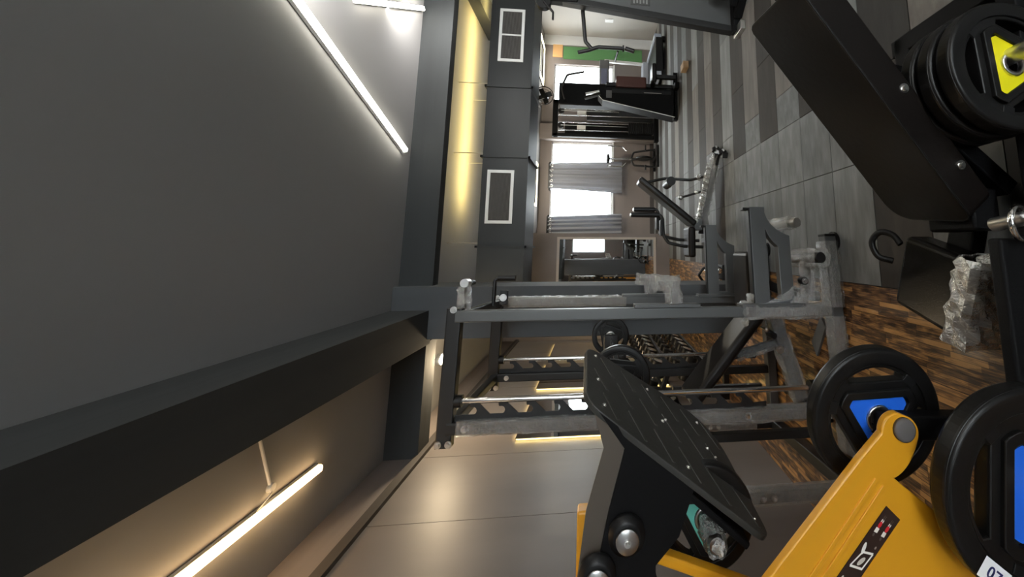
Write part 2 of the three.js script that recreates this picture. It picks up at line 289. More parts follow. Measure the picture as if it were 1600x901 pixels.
// ------------------------------------------------------------ air duct with grilles
{
  const t = thing('air_duct', 'black square air duct hung below the ceiling', 'duct'), z1 = -4.52, z0 = -5.12, y0 = 2.25, y1 = 2.765;
  const joints = [-0.76, 0.02, 1.06, 1.92, 3.4, XR];
  for (let i = 0; i + 1 < joints.length; i++) part(t, 'duct_section', bx(joints[i] + 0.004, joints[i + 1] - 0.004, y0, y1, z0, z1), mat.duct);
  for (const x of joints.slice(1, -1)) part(t, 'flange', [bx(x - 0.012, x + 0.012, y0 - 0.025, y0, z0 - 0.02, z1 + 0.02), bx(x - 0.012, x + 0.012, y1, y1 + 0.025, z0 - 0.02, z1 + 0.02), bx(x - 0.012, x + 0.012, y0 - 0.025, y1 + 0.025, z1, z1 + 0.02)], mat.duct);
  for (const x of [0.06, 1.1, 1.96, 3.44]) for (const z of [z1 - 0.02, z0 + 0.02]) part(t, 'hanger_rod', cyl([x, y1 + 0.002, z], [x, HC - 0.001, z], 0.005, 0.005, 8), mat.zinc);
  const slatMat = M(lin(0.10, 0.095, 0.09), 0.5);
  function grille(x0, x1, ya, yb, label, mid) {
    const g = thing('air_grille', label, 'vent', null), z = z1 + 0.001, w = 0.034;
    part(g, 'frame', [bx(x0, x1, ya, ya + w, z, z + 0.012), bx(x0, x1, yb - w, yb, z, z + 0.012), bx(x0, x0 + w, ya + w, yb - w, z, z + 0.012), bx(x1 - w, x1, ya + w, yb - w, z, z + 0.012)], mat.grille);
    part(g, 'backing', bx(x0 + w, x1 - w, ya + w, yb - w, z, z + 0.002), M(lin(0.02, 0.018, 0.017), 0.8));
    const n = 17, sg = bx(0, x1 - x0 - 2 * w, -0.0035, 0.0035, 0, 0.006); for (let i = 0; i < n; i++) { const s = part(g, 'slat', sg, slatMat); s.position.set(x0 + w, ya + w + (i + 0.5) * (yb - ya - 2 * w) / n, z + 0.004); s.rotation.x = 0.5; }
    if (mid) part(g, 'centre_bar', bx((x0 + x1) / 2 - 0.01, (x0 + x1) / 2 + 0.01, ya + w, yb - w, z + 0.008, z + 0.014), mat.grille);
  }
  grille(2.24, 2.93, 2.36, 2.66, 'white framed air grille with a centre bar on the duct', true);
  grille(0.28, 0.9, 2.4, 2.7, 'white framed air grille without a centre bar on the duct', false);
  // lamp trough lying on the duct, lighting the ceiling
  const c = thing('cove_light', 'yellow cove lamp lying on top of the air duct', 'light');
  part(c, 'trough', [bx(0.5, 5.3, y1 + 0.025, y1 + 0.035, -4.98, -4.8), bx(0.5, 5.3, y1 + 0.025, y1 + 0.095, -4.99, -4.98)], mat.white);
  part(c, 'tube', cyl([0.52, y1 + 0.055, -4.9], [5.28, y1 + 0.055, -4.9], 0.014, 0.014, 12), glow(1, 0.8, 0.36, 3));
  areaLight([2.9, y1 + 0.075, -4.9], [2.9, 5, -4.9 + 0.001], 4.76, 0.05, lin(1, 0.75, 0.24), 27);
}

// ------------------------------------------------------------ mirrors
function litMirror(z0, z1, label) {       // backlit mirror on the left wall, z0 nearer than z1
  const t = thing('backlit_mirror', label, 'mirror', null), x = XL, y0 = 0.5, y1 = 2.12;
  part(t, 'led_strip', [bx(x + 0.001, x + 0.011, y0 + 0.02, y1 - 0.02, z0 - 0.02, z0 - 0.005), bx(x + 0.001, x + 0.011, y1 - 0.02, y1 - 0.005, z0 - 0.01, z1 + 0.01), bx(x + 0.001, x + 0.011, y0 + 0.02, y1 - 0.02, z1 + 0.005, z1 + 0.02)], ledGold);
  part(t, 'backing', bx(x, x + 0.0125, y0 + 0.03, y1 - 0.03, z0 - 0.03, z1 + 0.03), mat.trim);
  part(t, 'mirror_glass', bx(x + 0.013, x + 0.018, y0, y1, z0, z1), mat.mirror);
  areaLight([x + 0.012, (y0 + y1) / 2, z0 + 0.012], [x - 0.02, (y0 + y1) / 2, z0 + 0.09], 0.02, y1 - y0, lin(1, 0.72, 0.25), 3);
  areaLight([x + 0.012, y1 + 0.012, (z0 + z1) / 2], [x - 0.02, y1 + 0.1, (z0 + z1) / 2], z0 - z1, 0.02, lin(1, 0.72, 0.25), 3);
  areaLight([x + 0.012, (y0 + y1) / 2, z1 - 0.012], [x - 0.02, (y0 + y1) / 2, z1 - 0.09], 0.02, y1 - y0, lin(1, 0.72, 0.25), 3);
}
litMirror(-3.75, -4.75, 'wall mirror with yellow backlight nearest the steel rack');
litMirror(-4.97, -5.97, 'wall mirror with yellow backlight above the dumbbell rack');
litMirror(-6.35, -7.2, 'wall mirror with yellow backlight by the aisle end wall');
{
  const t = thing('framed_mirror', 'tall mirror in a pale wooden frame on the taupe partition', 'mirror'), z = -7.51, x0 = -0.72, x1 = 0.22, y0 = 0.27, y1 = 2.17, w = 0.045, wf = M(lin(0.48, 0.41, 0.35), 0.5);
  part(t, 'frame_side', bx(x0, x0 + w, y0, y1, z, z + 0.03), wf); part(t, 'frame_side', bx(x1 - w, x1, y0, y1, z, z + 0.03), wf);
  part(t, 'frame_rail', bx(x0 + w, x1 - w, y0, y0 + w, z, z + 0.03), wf); part(t, 'frame_rail', bx(x0 + w, x1 - w, y1 - w, y1, z, z + 0.03), wf);
  part(t, 'mirror_glass', bx(x0 + w, x1 - w, y0 + w, y1 - w, z, z + 0.012), mat.mirror);
}

// ------------------------------------------------------------ curtains and wall panels at the far end
function curtain(x0, x1, x0b, x1b, label) {
  const n = 90, top = 2.58, bot = 0.82, t = thing('curtain', label, 'curtain', null), rows = 14, pos = [], idx = [];
  for (let j = 0; j <= rows; j++) for (let i = 0; i <= n; i++) { const s = i / n, v = j / rows, x = (x0 + (x1 - x0) * s) * (1 - v) + (x0b + (x1b - x0b) * s) * v; pos.push(x, top - (top - bot) * v, ZB + 0.16 + 0.035 * Math.sin(s * Math.PI * 2 * 4.5 + Math.sin(s * 9 + v) * 0.5)); }
  for (let j = 0; j < rows; j++) for (let i = 0; i < n; i++) { const a = j * (n + 1) + i; idx.push(a, a + n + 1, a + 1, a + 1, a + n + 1, a + n + 2); }
  const g = new THREE.BufferGeometry(); g.setAttribute('position', new THREE.Float32BufferAttribute(pos, 3)); g.setIndex(idx); g.computeVertexNormals(); const back = g.clone().translate(0, 0, -0.003);
  g.setAttribute('uv', new THREE.Float32BufferAttribute(new Float32Array(pos.length / 3 * 2), 2)); back.setAttribute('uv', g.attributes.uv.clone());
  part(t, 'cloth', [g, back], P(lin(0.32, 0.33, 0.36), 0.95, { transmission: 0.35, thickness: 0, side: THREE.DoubleSide }));
  for (let i = 0; i < 5; i++) part(t, 'grommet', new THREE.TorusGeometry(0.028, 0.008, 8, 18).translate(x0 + (x1 - x0) * (i + 0.5) / 5, top - 0.06, ZB + 0.2), mat.chrome);
  part(t, 'heading', bx(x0, x1, top - 0.02, top + 0.03, ZB + 0.14, ZB + 0.18), mat.black);
  part(t, 'rail', cyl([x0 - 0.04, top - 0.005, ZB + 0.13], [x1 + 0.04, top - 0.005, ZB + 0.13], 0.012, 0.012, 12), mat.black);
  for (const x of [x0 - 0.02, x1 + 0.02]) part(t, 'rail_bracket', bx(x - 0.012, x + 0.012, top - 0.03, top + 0.02, ZB, ZB + 0.14), mat.black);
}
curtain(1.44, 2.06, 1.34, 2.14, 'grey pleated curtain hanging between two bright windows');
curtain(0.33, 0.76, 0.36, 0.84, 'grey pleated curtain beside the framed mirror partition');
solo('green_panel', rb(4.86, 5.2, 0.3, 2.35, ZB + 0.002, ZB + 0.03, 0.004, 1), M(lin(0.10, 0.26, 0.09), 0.6), 'green panel on the end wall beside the window', 'panel');
solo('orange_panel', rb(4.9, 5.25, 2.37, 2.62, ZB, ZB + 0.03, 0.004, 1), M(lin(0.72, 0.42, 0.18), 0.6), 'small orange panel above the green panel', 'panel');
solo('cream_board', rb(XR - 0.035, XR - 0.002, 1.0, 2.0, -8.2, -6.6, 0.004, 1), M(lin(0.72, 0.66, 0.5), 0.6), 'cream notice board on the right wall', 'board');
{
  const t = thing('light_switch', 'white double switch plate on the right wall', 'switch');
  part(t, 'plate', rb(XR - 0.012, XR, 1.1, 1.3, -8.75, -8.6, 0.004), mat.white); part(t, 'rocker', rb(XR - 0.02, XR - 0.01, 1.13, 1.2, -8.73, -8.62, 0.003), mat.white); part(t, 'rocker', rb(XR - 0.02, XR - 0.01, 1.21, 1.28, -8.73, -8.62, 0.003), mat.white);
}

// ------------------------------------------------------------ weight plates
// disc in the x-y plane, front face towards +z, centre at the group's origin
function makePlate(R, T, hub, label, group, pos, turn = 0, roll = 0) {
  const t = thing('weight_plate', label, 'weight plate', group, pos, turn);
  const s = new THREE.Shape(); s.absarc(0, 0, R * 0.985, 0, Math.PI * 2, false);
  const bore = new THREE.Path(); bore.absarc(0, 0, 0.027, 0, Math.PI * 2, true); s.holes.push(bore);
  for (let i = 0; i < 3; i++) {
    const a = roll + Math.PI / 2 + i * Math.PI * 2 / 3, h = new THREE.Path(), ri = R * 0.50, ro = R * 0.735, w = 0.80, pt = (r, b) => [r * Math.cos(a + b), r * Math.sin(a + b)];
    const pts = []; for (let k = 0; k <= 12; k++) pts.push(pt(ro, -w * 0.82 + 2 * w * 0.82 * k / 12)); const ch = ri; // inner side is a straight chord
    pts.push([ch * Math.cos(a) - Math.sin(a) * R * 0.43, ch * Math.sin(a) + Math.cos(a) * R * 0.43]); pts.push([ch * Math.cos(a) + Math.sin(a) * R * 0.43, ch * Math.sin(a) - Math.cos(a) * R * 0.43]);
    h.moveTo(...pts[0]); pts.slice(1).forEach((q) => h.lineTo(...q)); h.closePath(); s.holes.push(h);
  }
  part(t, 'disc', new THREE.ExtrudeGeometry(s, { depth: T * 0.5, bevelEnabled: true, bevelSize: R * 0.018, bevelThickness: T * 0.12, bevelSegments: 2, curveSegments: 40 }).translate(0, 0, -T * 0.25), mat.rubber);
  const r0 = R * 0.77, r1 = R; part(t, 'rim', lathe([[r0, -T * 0.42], [r0 + R * 0.02, -T * 0.5], [r1 - R * 0.05, -T * 0.5], [r1 - R * 0.012, -T * 0.42], [r1, -T * 0.25], [r1, T * 0.25], [r1 - R * 0.012, T * 0.42], [r1 - R * 0.05, T * 0.5], [r0 + R * 0.02, T * 0.5], [r0, T * 0.42], [r0, -T * 0.42]], 64).rotateX(Math.PI / 2), mat.rubber);
  // raised triangular boss round the hub
  const tri = (rad, round) => { const q = new THREE.Shape(); for (let i = 0; i < 3; i++) { const a = roll - Math.PI / 2 + i * Math.PI * 2 / 3, p = [rad * Math.cos(a - round), rad * Math.sin(a - round)], e = [rad * Math.cos(a + round), rad * Math.sin(a + round)]; i ? q.lineTo(...p) : q.moveTo(...p); q.quadraticCurveTo(rad * 1.04 * Math.cos(a), rad * 1.04 * Math.sin(a), ...e); } q.closePath(); return q; };
  const ring = tri(R * 0.62, 0.16); const inner = new THREE.Path(tri(R * 0.52, 0.12).getPoints(6).reverse()); ring.holes.push(inner);
  part(t, 'boss', new THREE.ExtrudeGeometry(ring, { depth: T * 0.22, bevelEnabled: true, bevelSize: 0.003, bevelThickness: 0.003, bevelSegments: 2 }).translate(0, 0, T * 0.3), mat.rubber);
  if (hub) {
    const hs = tri(R * 0.48, 0.2), hb = new THREE.Path(); hb.absarc(0, 0, 0.03, 0, Math.PI * 2, true); hs.holes.push(hb);
    part(t, 'hub_cover', new THREE.ExtrudeGeometry(hs, { depth: T * 0.12, bevelEnabled: false, curveSegments: 8 }).translate(0, 0, T * 0.32), hub);
  }
  part(t, 'bore_ring', lathe([[0.026, -T * 0.5], [0.038, -T * 0.5], [0.038, T * 0.52], [0.033, T * 0.56], [0.026, T * 0.56], [0.026, -T * 0.5]], 28).rotateX(Math.PI / 2), mat.zinc);
  for (let i = 0; i < 3; i++) { const a = roll - Math.PI / 2 + 0.25 + i * Math.PI * 2 / 3; part(t, 'badge', rb(-0.016, 0.016, -0.018, 0.018, 0, 0.004, 0.002, 1).rotateZ(a).translate(Math.cos(a) * R * 0.74, Math.sin(a) * R * 0.74, T * 0.36), mat.black); }
  return t;
}
// stretch film: a loose wrinkled sleeve round a bar from p to q
function filmSleeve(p, q, w, h, amp = 0.004, up = [0, 1, 0], s = 1) {
  const d = sub3(q, p), L = Math.hypot(...d), n = Math.max(6, Math.round(L / 0.022)), k = 18, pos = [], idx = [], uv = [];
  for (let j = 0; j <= n; j++) for (let i = 0; i <= k; i++) {
    const a = i / k * Math.PI * 2, c = Math.cos(a), e = Math.sin(a), m = 1 / Math.pow(Math.pow(Math.abs(c), 8) + Math.pow(Math.abs(e), 8), 1 / 8);
    const z = j / n * L, f = amp * (0.4 + 2.2 * Math.abs(vnoise(z * 38 + c * 5 + e * 3 + 90, e * 3 - c * 2.5 + z * 9 + 20, 9999, 9999, s) - 0.4));
    pos.push(c * m * (w / 2 + 0.002) + c * f, e * m * (h / 2 + 0.002) + e * f, z); uv.push(i / k * 2, z * 4);
  }
  for (let j = 0; j < n; j++) for (let i = 0; i < k; i++) { const a = j * (k + 1) + i; idx.push(a, a + 1, a + k + 1, a + 1, a + k + 2, a + k + 1); }
  const g = new THREE.BufferGeometry(); g.setAttribute('position', new THREE.Float32BufferAttribute(pos, 3)); g.setAttribute('uv', new THREE.Float32BufferAttribute(uv, 2)); g.setIndex(idx); const flat = g.toNonIndexed(); flat.computeVertexNormals();
  return flat.applyMatrix4(frameMat(p, d, up));
}
// crumpled scrap of film around c
function filmScrap(c, r, s, flat = 0.5) {
  const g = new THREE.IcosahedronGeometry(r, 3), p = g.attributes.position;
  for (let i = 0; i < p.count; i++) { const x = p.getX(i), y = p.getY(i), z = p.getZ(i), f = 0.55 + 0.9 * Math.abs(vnoise(x / r * 1.9 + 50, y / r * 1.9 + z / r * 1.6 + 50, 9999, 9999, s) - 0.2); p.setXYZ(i, x * f, y * f * flat, z * f); }
  g.computeVertexNormals(); return g.translate(...c);
}

// ------------------------------------------------------------ smith machine with half rack (runs along the depth of the room)
{
  const t = thing('smith_machine', 'grey steel smith machine and half rack in torn plastic film', 'gym machine', null, [-0.355, 0, -2.2], 0.055);
  const H = 2.2, D = -0.93;                         // near frame at z 0, far frame at z D, uprights at x 0
  const rod = -0.415, post = -0.535, endX = -0.62;
  for (const z of [0, D]) {
    part(t, 'front_upright', bar([0, 0.06, z], [0, H - 0.03, z], 0.06, 0.07, [0, 0, 1]), mat.greySteel);
    part(t, 'rear_upright', bar([post, 0.05, z], [post, H - 0.03, z], 0.055, 0.07, [0, 0, 1]), mat.darkSteel);
    part(t, 'top_beam', bar([0.04, H - 0.02, z], [endX, H - 0.02, z], 0.06, 0.075, [0, 1, 0]), mat.darkSteel);
    for (const [x, y] of [[0.035, H - 0.02], [endX + 0.02, H - 0.05], [endX + 0.02, H - 0.0], [post, H - 0.12], [post, 1.34], [post, 0.62]]) part(t, 'bolt', bolt([x, y, z + 0.036], [0, 0, 1], 0.014, 0.012), mat.zinc);
    part(t, 'guide_rod', cyl([rod, 0.2, z], [rod, H - 0.06, z], 0.0145, 0.0145, 20), mat.chrome);
    part(t, 'rod_collar', cyl([rod, 0.17, z], [rod, 0.24, z], 0.04, 0.04, 24), mat.black);
    part(t, 'rod_collar', cyl([rod, H - 0.09, z], [rod, H - 0.05, z], 0.03, 0.03, 24), mat.black);
    // safety hook plate with open hooks towards the rod
    const hb = post + 0.055, pts = [[post + 0.028, 0.5], [post + 0.028, 2.14], [hb, 2.14]];
    for (let i = 0; i < 11; i++) { const y = 2.035 - i * 0.14; for (const [dx, dy] of [[0, 0.012], [0.006, 0.003], [0.018, -0.001], [0.03, 0.004], [0.036, 0.014], [0.036, 0.03], [0.046, 0.034], [0.056, 0.03], [0.056, -0.004], [0, -0.065]]) pts.push([hb + dx, y + dy]); }
    pts.push([post + 0.06, 0.5]); part(t, 'hook_plate', sheet(pts, z + 0.004, 0.008, 0.001), mat.darkSteel);
    // base: beam on the floor from the rear out to the padded front foot
    part(t, 'base_beam', bar([0.43, 0.045, z], [-0.95, 0.045, z], 0.075, 0.07), mat.greySteel);
    part(t, 'foot_pad', cyl([0.4, 0.0, z], [0.4, 0.012, z], 0.06, 0.06, 28), mat.black);
    part(t, 'end_cap', rb(0.43, 0.445, 0.01, 0.08, z - 0.037, z + 0.037, 0.004), mat.black);
    // rear storage stub
    part(t, 'storage_post', bar([-0.93, 0.05, z], [-0.93, 0.88, z], 0.055, 0.06, [0, 0, 1]), mat.darkSteel);
    for (const y of [0.5, 0.56]) part(t, 'bolt', bolt([-0.93, y, z + 0.031], [0, 0, 1], 0.013, 0.011), mat.zinc);
    part(t, 'storage_post', bar([-0.72, 0.05, z - 0.2], [-0.72, 0.8, z - 0.2], 0.045, 0.05, [0, 0, 1]), mat.darkSteel);
    // spotter arm: top bar with a curved lower strut and mounting plate
    const a = new THREE.Shape(); a.moveTo(0.03, 0.53); a.lineTo(0.6, 0.53); a.lineTo(0.6, 0.445); a.lineTo(0.57, 0.445); a.quadraticCurveTo(0.47, 0.42, 0.43, 0.3); a.lineTo(0.03, 0.3); a.closePath();
    const hole = new THREE.Path(); hole.moveTo(0.06, 0.445); hole.lineTo(0.06, 0.37); hole.lineTo(0.37, 0.37); hole.quadraticCurveTo(0.41, 0.42, 0.48, 0.445); hole.closePath(); a.holes.push(hole);
    part(t, 'spotter_arm', sheet(a, z + 0.025, 0.05, 0.004), mat.greySteel);
    part(t, 'arm_liner', rb(0.03, 0.6, 0.53, 0.542, z - 0.024, z + 0.024, 0.003, 1), mat.black);
    part(t, 'arm_stop', rb(0.585, 0.6, 0.54, 0.575, z - 0.024, z + 0.024, 0.003, 1), mat.black);
    part(t, 'arm_bracket', rb(0.02, 0.045, 0.24, 0.62, z - 0.045, z + 0.045, 0.004, 1), mat.greySteel);
    // bar holder
    part(t, 'bar_holder', [rb(0.03, 0.05, 0.86, 1.23, z - 0.045, z + 0.045, 0.003, 1), rb(0.03, 0.17, 0.98, 1.02, z - 0.03, z + 0.03, 0.004, 1), rb(0.15, 0.175, 0.98, 1.09, z - 0.03, z + 0.03, 0.004, 1)], mat.greySteel);
    part(t, 'film', filmSleeve([0.05, 1.0, z], [0.2, 1.02, z], 0.075, 0.07, 0.012, [0, 1, 0], 3), mat.wrap);
    part(t, 'film', filmSleeve([0.15, 0.97, z], [0.17, 1.12, z], 0.06, 0.05, 0.012, [0, 0, 1], 4), mat.wrap);
  }
  // beams joining the two frames
  for (const x of [-0.005, post]) part(t, 'side_beam', bar([x, H - 0.03, -0.03], [x, H - 0.03, D + 0.03], 0.05, 0.05), mat.darkSteel);
  part(t, 'base_crossbeam', bar([-0.93, 0.045, 0], [-0.93, 0.045, D], 0.07, 0.07), mat.darkSteel);
  // pull-up handles on top
  part(t, 'pull_up_handle', pipe([[0.0, H - 0.02, -0.2], [0.14, H - 0.0, -0.22], [0.165, H, -0.3], [0.165, H, -0.34]], 0.016, 24, 10), mat.darkSteel);
  part(t, 'handle_end', cyl([0.165, H, -0.22], [0.165, H, -0.16], 0.026, 0.024, 20), mat.zinc);
  part(t, 'pull_up_handle', pipe([[0.0, H - 0.06, -0.62], [0.17, H - 0.06, -0.62], [0.185, H - 0.09, -0.62], [0.185, H - 0.19, -0.62]], 0.013, 28, 10, 0.05), mat.darkSteel);
  part(t, 'hand_grip', cyl([0.185, H - 0.08, -0.62], [0.185, H - 0.2, -0.62], 0.02, 0.02, 18), mat.black);
  part(t, 'handle_bracket', rb(0.0, 0.1, H - 0.14, H - 0.09, -0.7, -0.66, 0.004), mat.darkSteel);
  part(t, 'bolt', bolt([0.05, H - 0.115, -0.655], [0, 0, 1], 0.02, 0.014), mat.zinc);
  // plate pegs beside the near upright
  part(t, 'plate_peg', cyl([0.5, 0.36, -0.12], [0.5, 0.3, 0.12], 0.024, 0.024, 24), mat.satin); part(t, 'peg_cap', cyl([0.5, 0.305, 0.1], [0.5, 0.298, 0.13], 0.03, 0.027, 24), mat.zinc);
  part(t, 'film', filmSleeve([0.5, 0.365, -0.13], [0.5, 0.31, 0.1], 0.055, 0.055, 0.01, [0, 1, 0], 7), mat.wrap);
  part(t, 'plate_peg', cyl([0.3, 0.2, -0.12], [0.3, 0.18, 0.14], 0.03, 0.03, 20), mat.darkSteel); part(t, 'film', filmSleeve([0.3, 0.2, -0.1], [0.3, 0.18, 0.15], 0.075, 0.075, 0.016, [0, 1, 0], 8), mat.wrap);
  part(t, 'peg_strut', pipe([[0.3, 0.19, 0], [0.16, 0.19, 0], [0.08, 0.2, -0.01], [0.04, 0.24, -0.02]], 0.02, 24, 10), mat.darkSteel);
  part(t, 'film', [filmSleeve([0.28, 0.19, 0], [0.06, 0.2, 0], 0.05, 0.05, 0.01, [0, 1, 0], 9), filmSleeve([0.06, 0.2, 0], [0.02, 0.32, 0], 0.055, 0.06, 0.01, [0, 0, 1], 10)], mat.wrap);
  part(t, 'leveller', cyl([0.17, 0.245, 0.02], [0.17, 0.245, 0.06], 0.022, 0.022, 18), mat.black); part(t, 'bolt', bolt([0.17, 0.245, 0.06], [0, 0, 1], 0.014, 0.012), mat.zinc);
  // film: near base, upright foot, rear posts, far upright
  part(t, 'film', filmSleeve([0.4, 0.045, 0], [0.02, 0.045, 0], 0.08, 0.085, 0.011, [0, 1, 0], 11), mat.wrap);
  part(t, 'film', filmSleeve([-0.03, 0.045, 0], [-0.92, 0.045, 0], 0.078, 0.076, 0.006, [0, 1, 0], 12), mat.wrap);
  part(t, 'film', filmSleeve([0, 0.09, 0], [0, 0.6, 0], 0.062, 0.072, 0.012, [0, 0, 1], 13), mat.wrap);
  part(t, 'film', filmSleeve([post, 0.1, 0], [post, 1.4, 0], 0.058, 0.073, 0.006, [0, 0, 1], 14), mat.wrap);
  part(t, 'film', filmSleeve([post, 1.42, 0], [post, 2.12, 0], 0.058, 0.073, 0.005, [0, 0, 1], 15), mat.wrap);
  part(t, 'film', filmSleeve([-0.93, 0.1, 0], [-0.93, 0.8, 0], 0.06, 0.065, 0.006, [0, 0, 1], 16), mat.wrap);
  part(t, 'film', filmSleeve([0, 1.2, D], [0, 2.1, D], 0.062, 0.073, 0.009, [0, 0, 1], 17), mat.wrap);
  part(t, 'film', filmSleeve([-0.93, 0.2, D], [-0.93, 0.85, D], 0.06, 0.065, 0.006, [0, 0, 1], 18), mat.wrap);
  part(t, 'film', filmSleeve([0.03, 2.17, -0.1], [0.13, H + 0.01, -0.21], 0.05, 0.05, 0.01, [0, 1, 0], 19), mat.wrap);
  {
    // sheet of film stretched from the upright to the foot
    const n = 26, pos = [], uv = [], idx = [];
    for (let j = 0; j <= n; j++) for (let i = 0; i <= n; i++) { const a = i / n, b = j / n, top = 0.42 * (1 - a) * (1 - 0.35 * a); const x = 0.03 + a * 0.27, y = 0.085 + b * top, q = vnoise(a * 14 + 5, b * 9 + 4, 9999, 9999, 23); pos.push(x, y, 0.03 + 0.03 * (q - 0.5)); uv.push(a, b); }
    for (let j = 0; j < n; j++) for (let i = 0; i < n; i++) { const a = j * (n + 1) + i; idx.push(a, a + 1, a + n + 1, a + 1, a + n + 2, a + n + 1); }
    const g = new THREE.BufferGeometry(); g.setAttribute('position', new THREE.Float32BufferAttribute(pos, 3)); g.setAttribute('uv', new THREE.Float32BufferAttribute(uv, 2)); g.setIndex(idx); g.computeVertexNormals(); part(t, 'film', g, mat.wrap);
  }
  part(t, 'film', [filmScrap([0.02, 0.6, 0.01], 0.05, 31), filmScrap([0.07, 0.56, 0.02], 0.04, 32), filmScrap([0.07, 0.88, D], 0.05, 33), filmScrap([-0.05, 0.6, 0.02], 0.035, 34)], mat.wrap);
  // sliding bar carried on the guide rods
  part(t, 'smith_bar', cyl([rod + 0.13, 1.315, 0.3], [rod + 0.13, 1.315, D - 0.3], 0.015, 0.015, 18), mat.chrome);
  part(t, 'bar_sleeve', [cyl([rod + 0.13, 1.315, 0.34], [rod + 0.13, 1.315, 0.06], 0.024, 0.024, 20), cyl([rod + 0.13, 1.315, D - 0.06], [rod + 0.13, 1.315, D - 0.34], 0.024, 0.024, 20)], mat.satin);
  for (const z of [0, D]) part(t, 'bar_carriage', [rb(rod - 0.03, rod + 0.16, 1.26, 1.37, z - 0.03, z + 0.03, 0.01), cyl([rod, 1.2, z], [rod, 1.43, z], 0.028, 0.028, 18)], mat.darkSteel);
  scene.updateMatrixWorld(true);
  const at = (x, y, z) => t.localToWorld(new THREE.Vector3(x, y, z)).toArray();
  makePlate(0.15, 0.04, null, 'small black spoked plate on the near end of the smith bar', 'smith bar plates', at(rod + 0.13, 1.315, 0.16), 0.055, 0.4);
  makePlate(0.15, 0.04, null, 'small black spoked plate on the far end of the smith bar', 'smith bar plates', at(rod + 0.13, 1.315, D - 0.14), 0.055, 0.2);
}

// ------------------------------------------------------------ bench inside the smith machine
{
  const t = thing('weight_bench', 'black incline bench with film-wrapped frame inside the smith machine', 'bench', null, [0, 0, 0]);
  part(t, 'seat_pad', rb(-0.40, -0.02, 0.375, 0.46, -2.74, -2.46, 0.03, 4), mat.vinylBrown);
  const dir = [-0.6, 0.52, 0], Ld = Math.hypot(...dir), u = dir.map((v) => v / Ld);
  part(t, 'back_pad', new RoundedBoxGeometry(0.74, 0.075, 0.28, 4, 0.03).applyMatrix4(new THREE.Matrix4().makeBasis(V(u), V([-u[1], u[0], 0]).negate(), new THREE.Vector3(0, 0, -1)).setPosition(-0.42 + u[0] * 0.35, 0.36 + u[1] * 0.35, -2.62)), mat.vinylBrown);
  part(t, 'seat_post', [bar([-0.2, 0.37, -2.6], [-0.32, 0.08, -2.6], 0.06, 0.06), bar([-0.42, 0.33, -2.6], [-0.2, 0.35, -2.6], 0.05, 0.05)], mat.darkSteel);
  part(t, 'spine', bar([-0.34, 0.27, -2.6], [-1.0, 0.07, -2.6], 0.07, 0.085), mat.darkSteel);
  part(t, 'film', filmSleeve([-0.38, 0.26, -2.6], [-0.98, 0.075, -2.6], 0.075, 0.09, 0.014, [0, 1, 0], 41), mat.wrap);
  part(t, 'rear_foot', bar([-1.0, 0.035, -2.83], [-1.0, 0.035, -2.37], 0.06, 0.06), mat.darkSteel);
  part(t, 'front_foot', bar([-0.3, 0.035, -2.8], [-0.3, 0.035, -2.4], 0.06, 0.06), mat.darkSteel);
  part(t, 'strut', bar([-0.62, 0.2, -2.62], [-0.72, 0.55, -2.62], 0.035, 0.04), mat.darkSteel); part(t, 'film', filmSleeve([-0.64, 0.22, -2.62], [-0.71, 0.5, -2.62], 0.04, 0.045, 0.01, [0, 0, 1], 42), mat.wrap);
  part(t, 'pivot_bolt', bolt([-0.66, 0.22, -2.555], [0, 0, 1], 0.022, 0.016), mat.zinc);
  part(t, 'pull_pin', [cyl([-0.52, 0.33, -2.58], [-0.52, 0.33, -2.5], 0.009, 0.009, 12), ball([-0.52, 0.33, -2.5], 0.016)], mat.zinc);
  part(t, 'pin_knob', cyl([-0.56, 0.28, -2.58], [-0.56, 0.28, -2.5], 0.024, 0.02, 18), mat.black);
  for (const z of [-2.83, -2.37]) part(t, 'foot_cap', rb(-1.035, -0.965, 0.0, 0.07, z - 0.02, z + 0.02, 0.008), mat.black);
}
solo('rubber_offcut', new THREE.ExtrudeGeometry(poly([[-0.02, -0.11], [0.05, -0.13], [0.045, 0.09], [-0.04, 0.12]]), { depth: 0.012, bevelEnabled: true, bevelSize: 0.002, bevelThickness: 0.002 }).rotateX(-Math.PI / 2).rotateY(0.95).translate(-0.56, 0.003, -2.43), M(lin(0.16, 0.17, 0.18), 0.7), 'small grey rubber offcut lying on the timber floor', 'offcut');

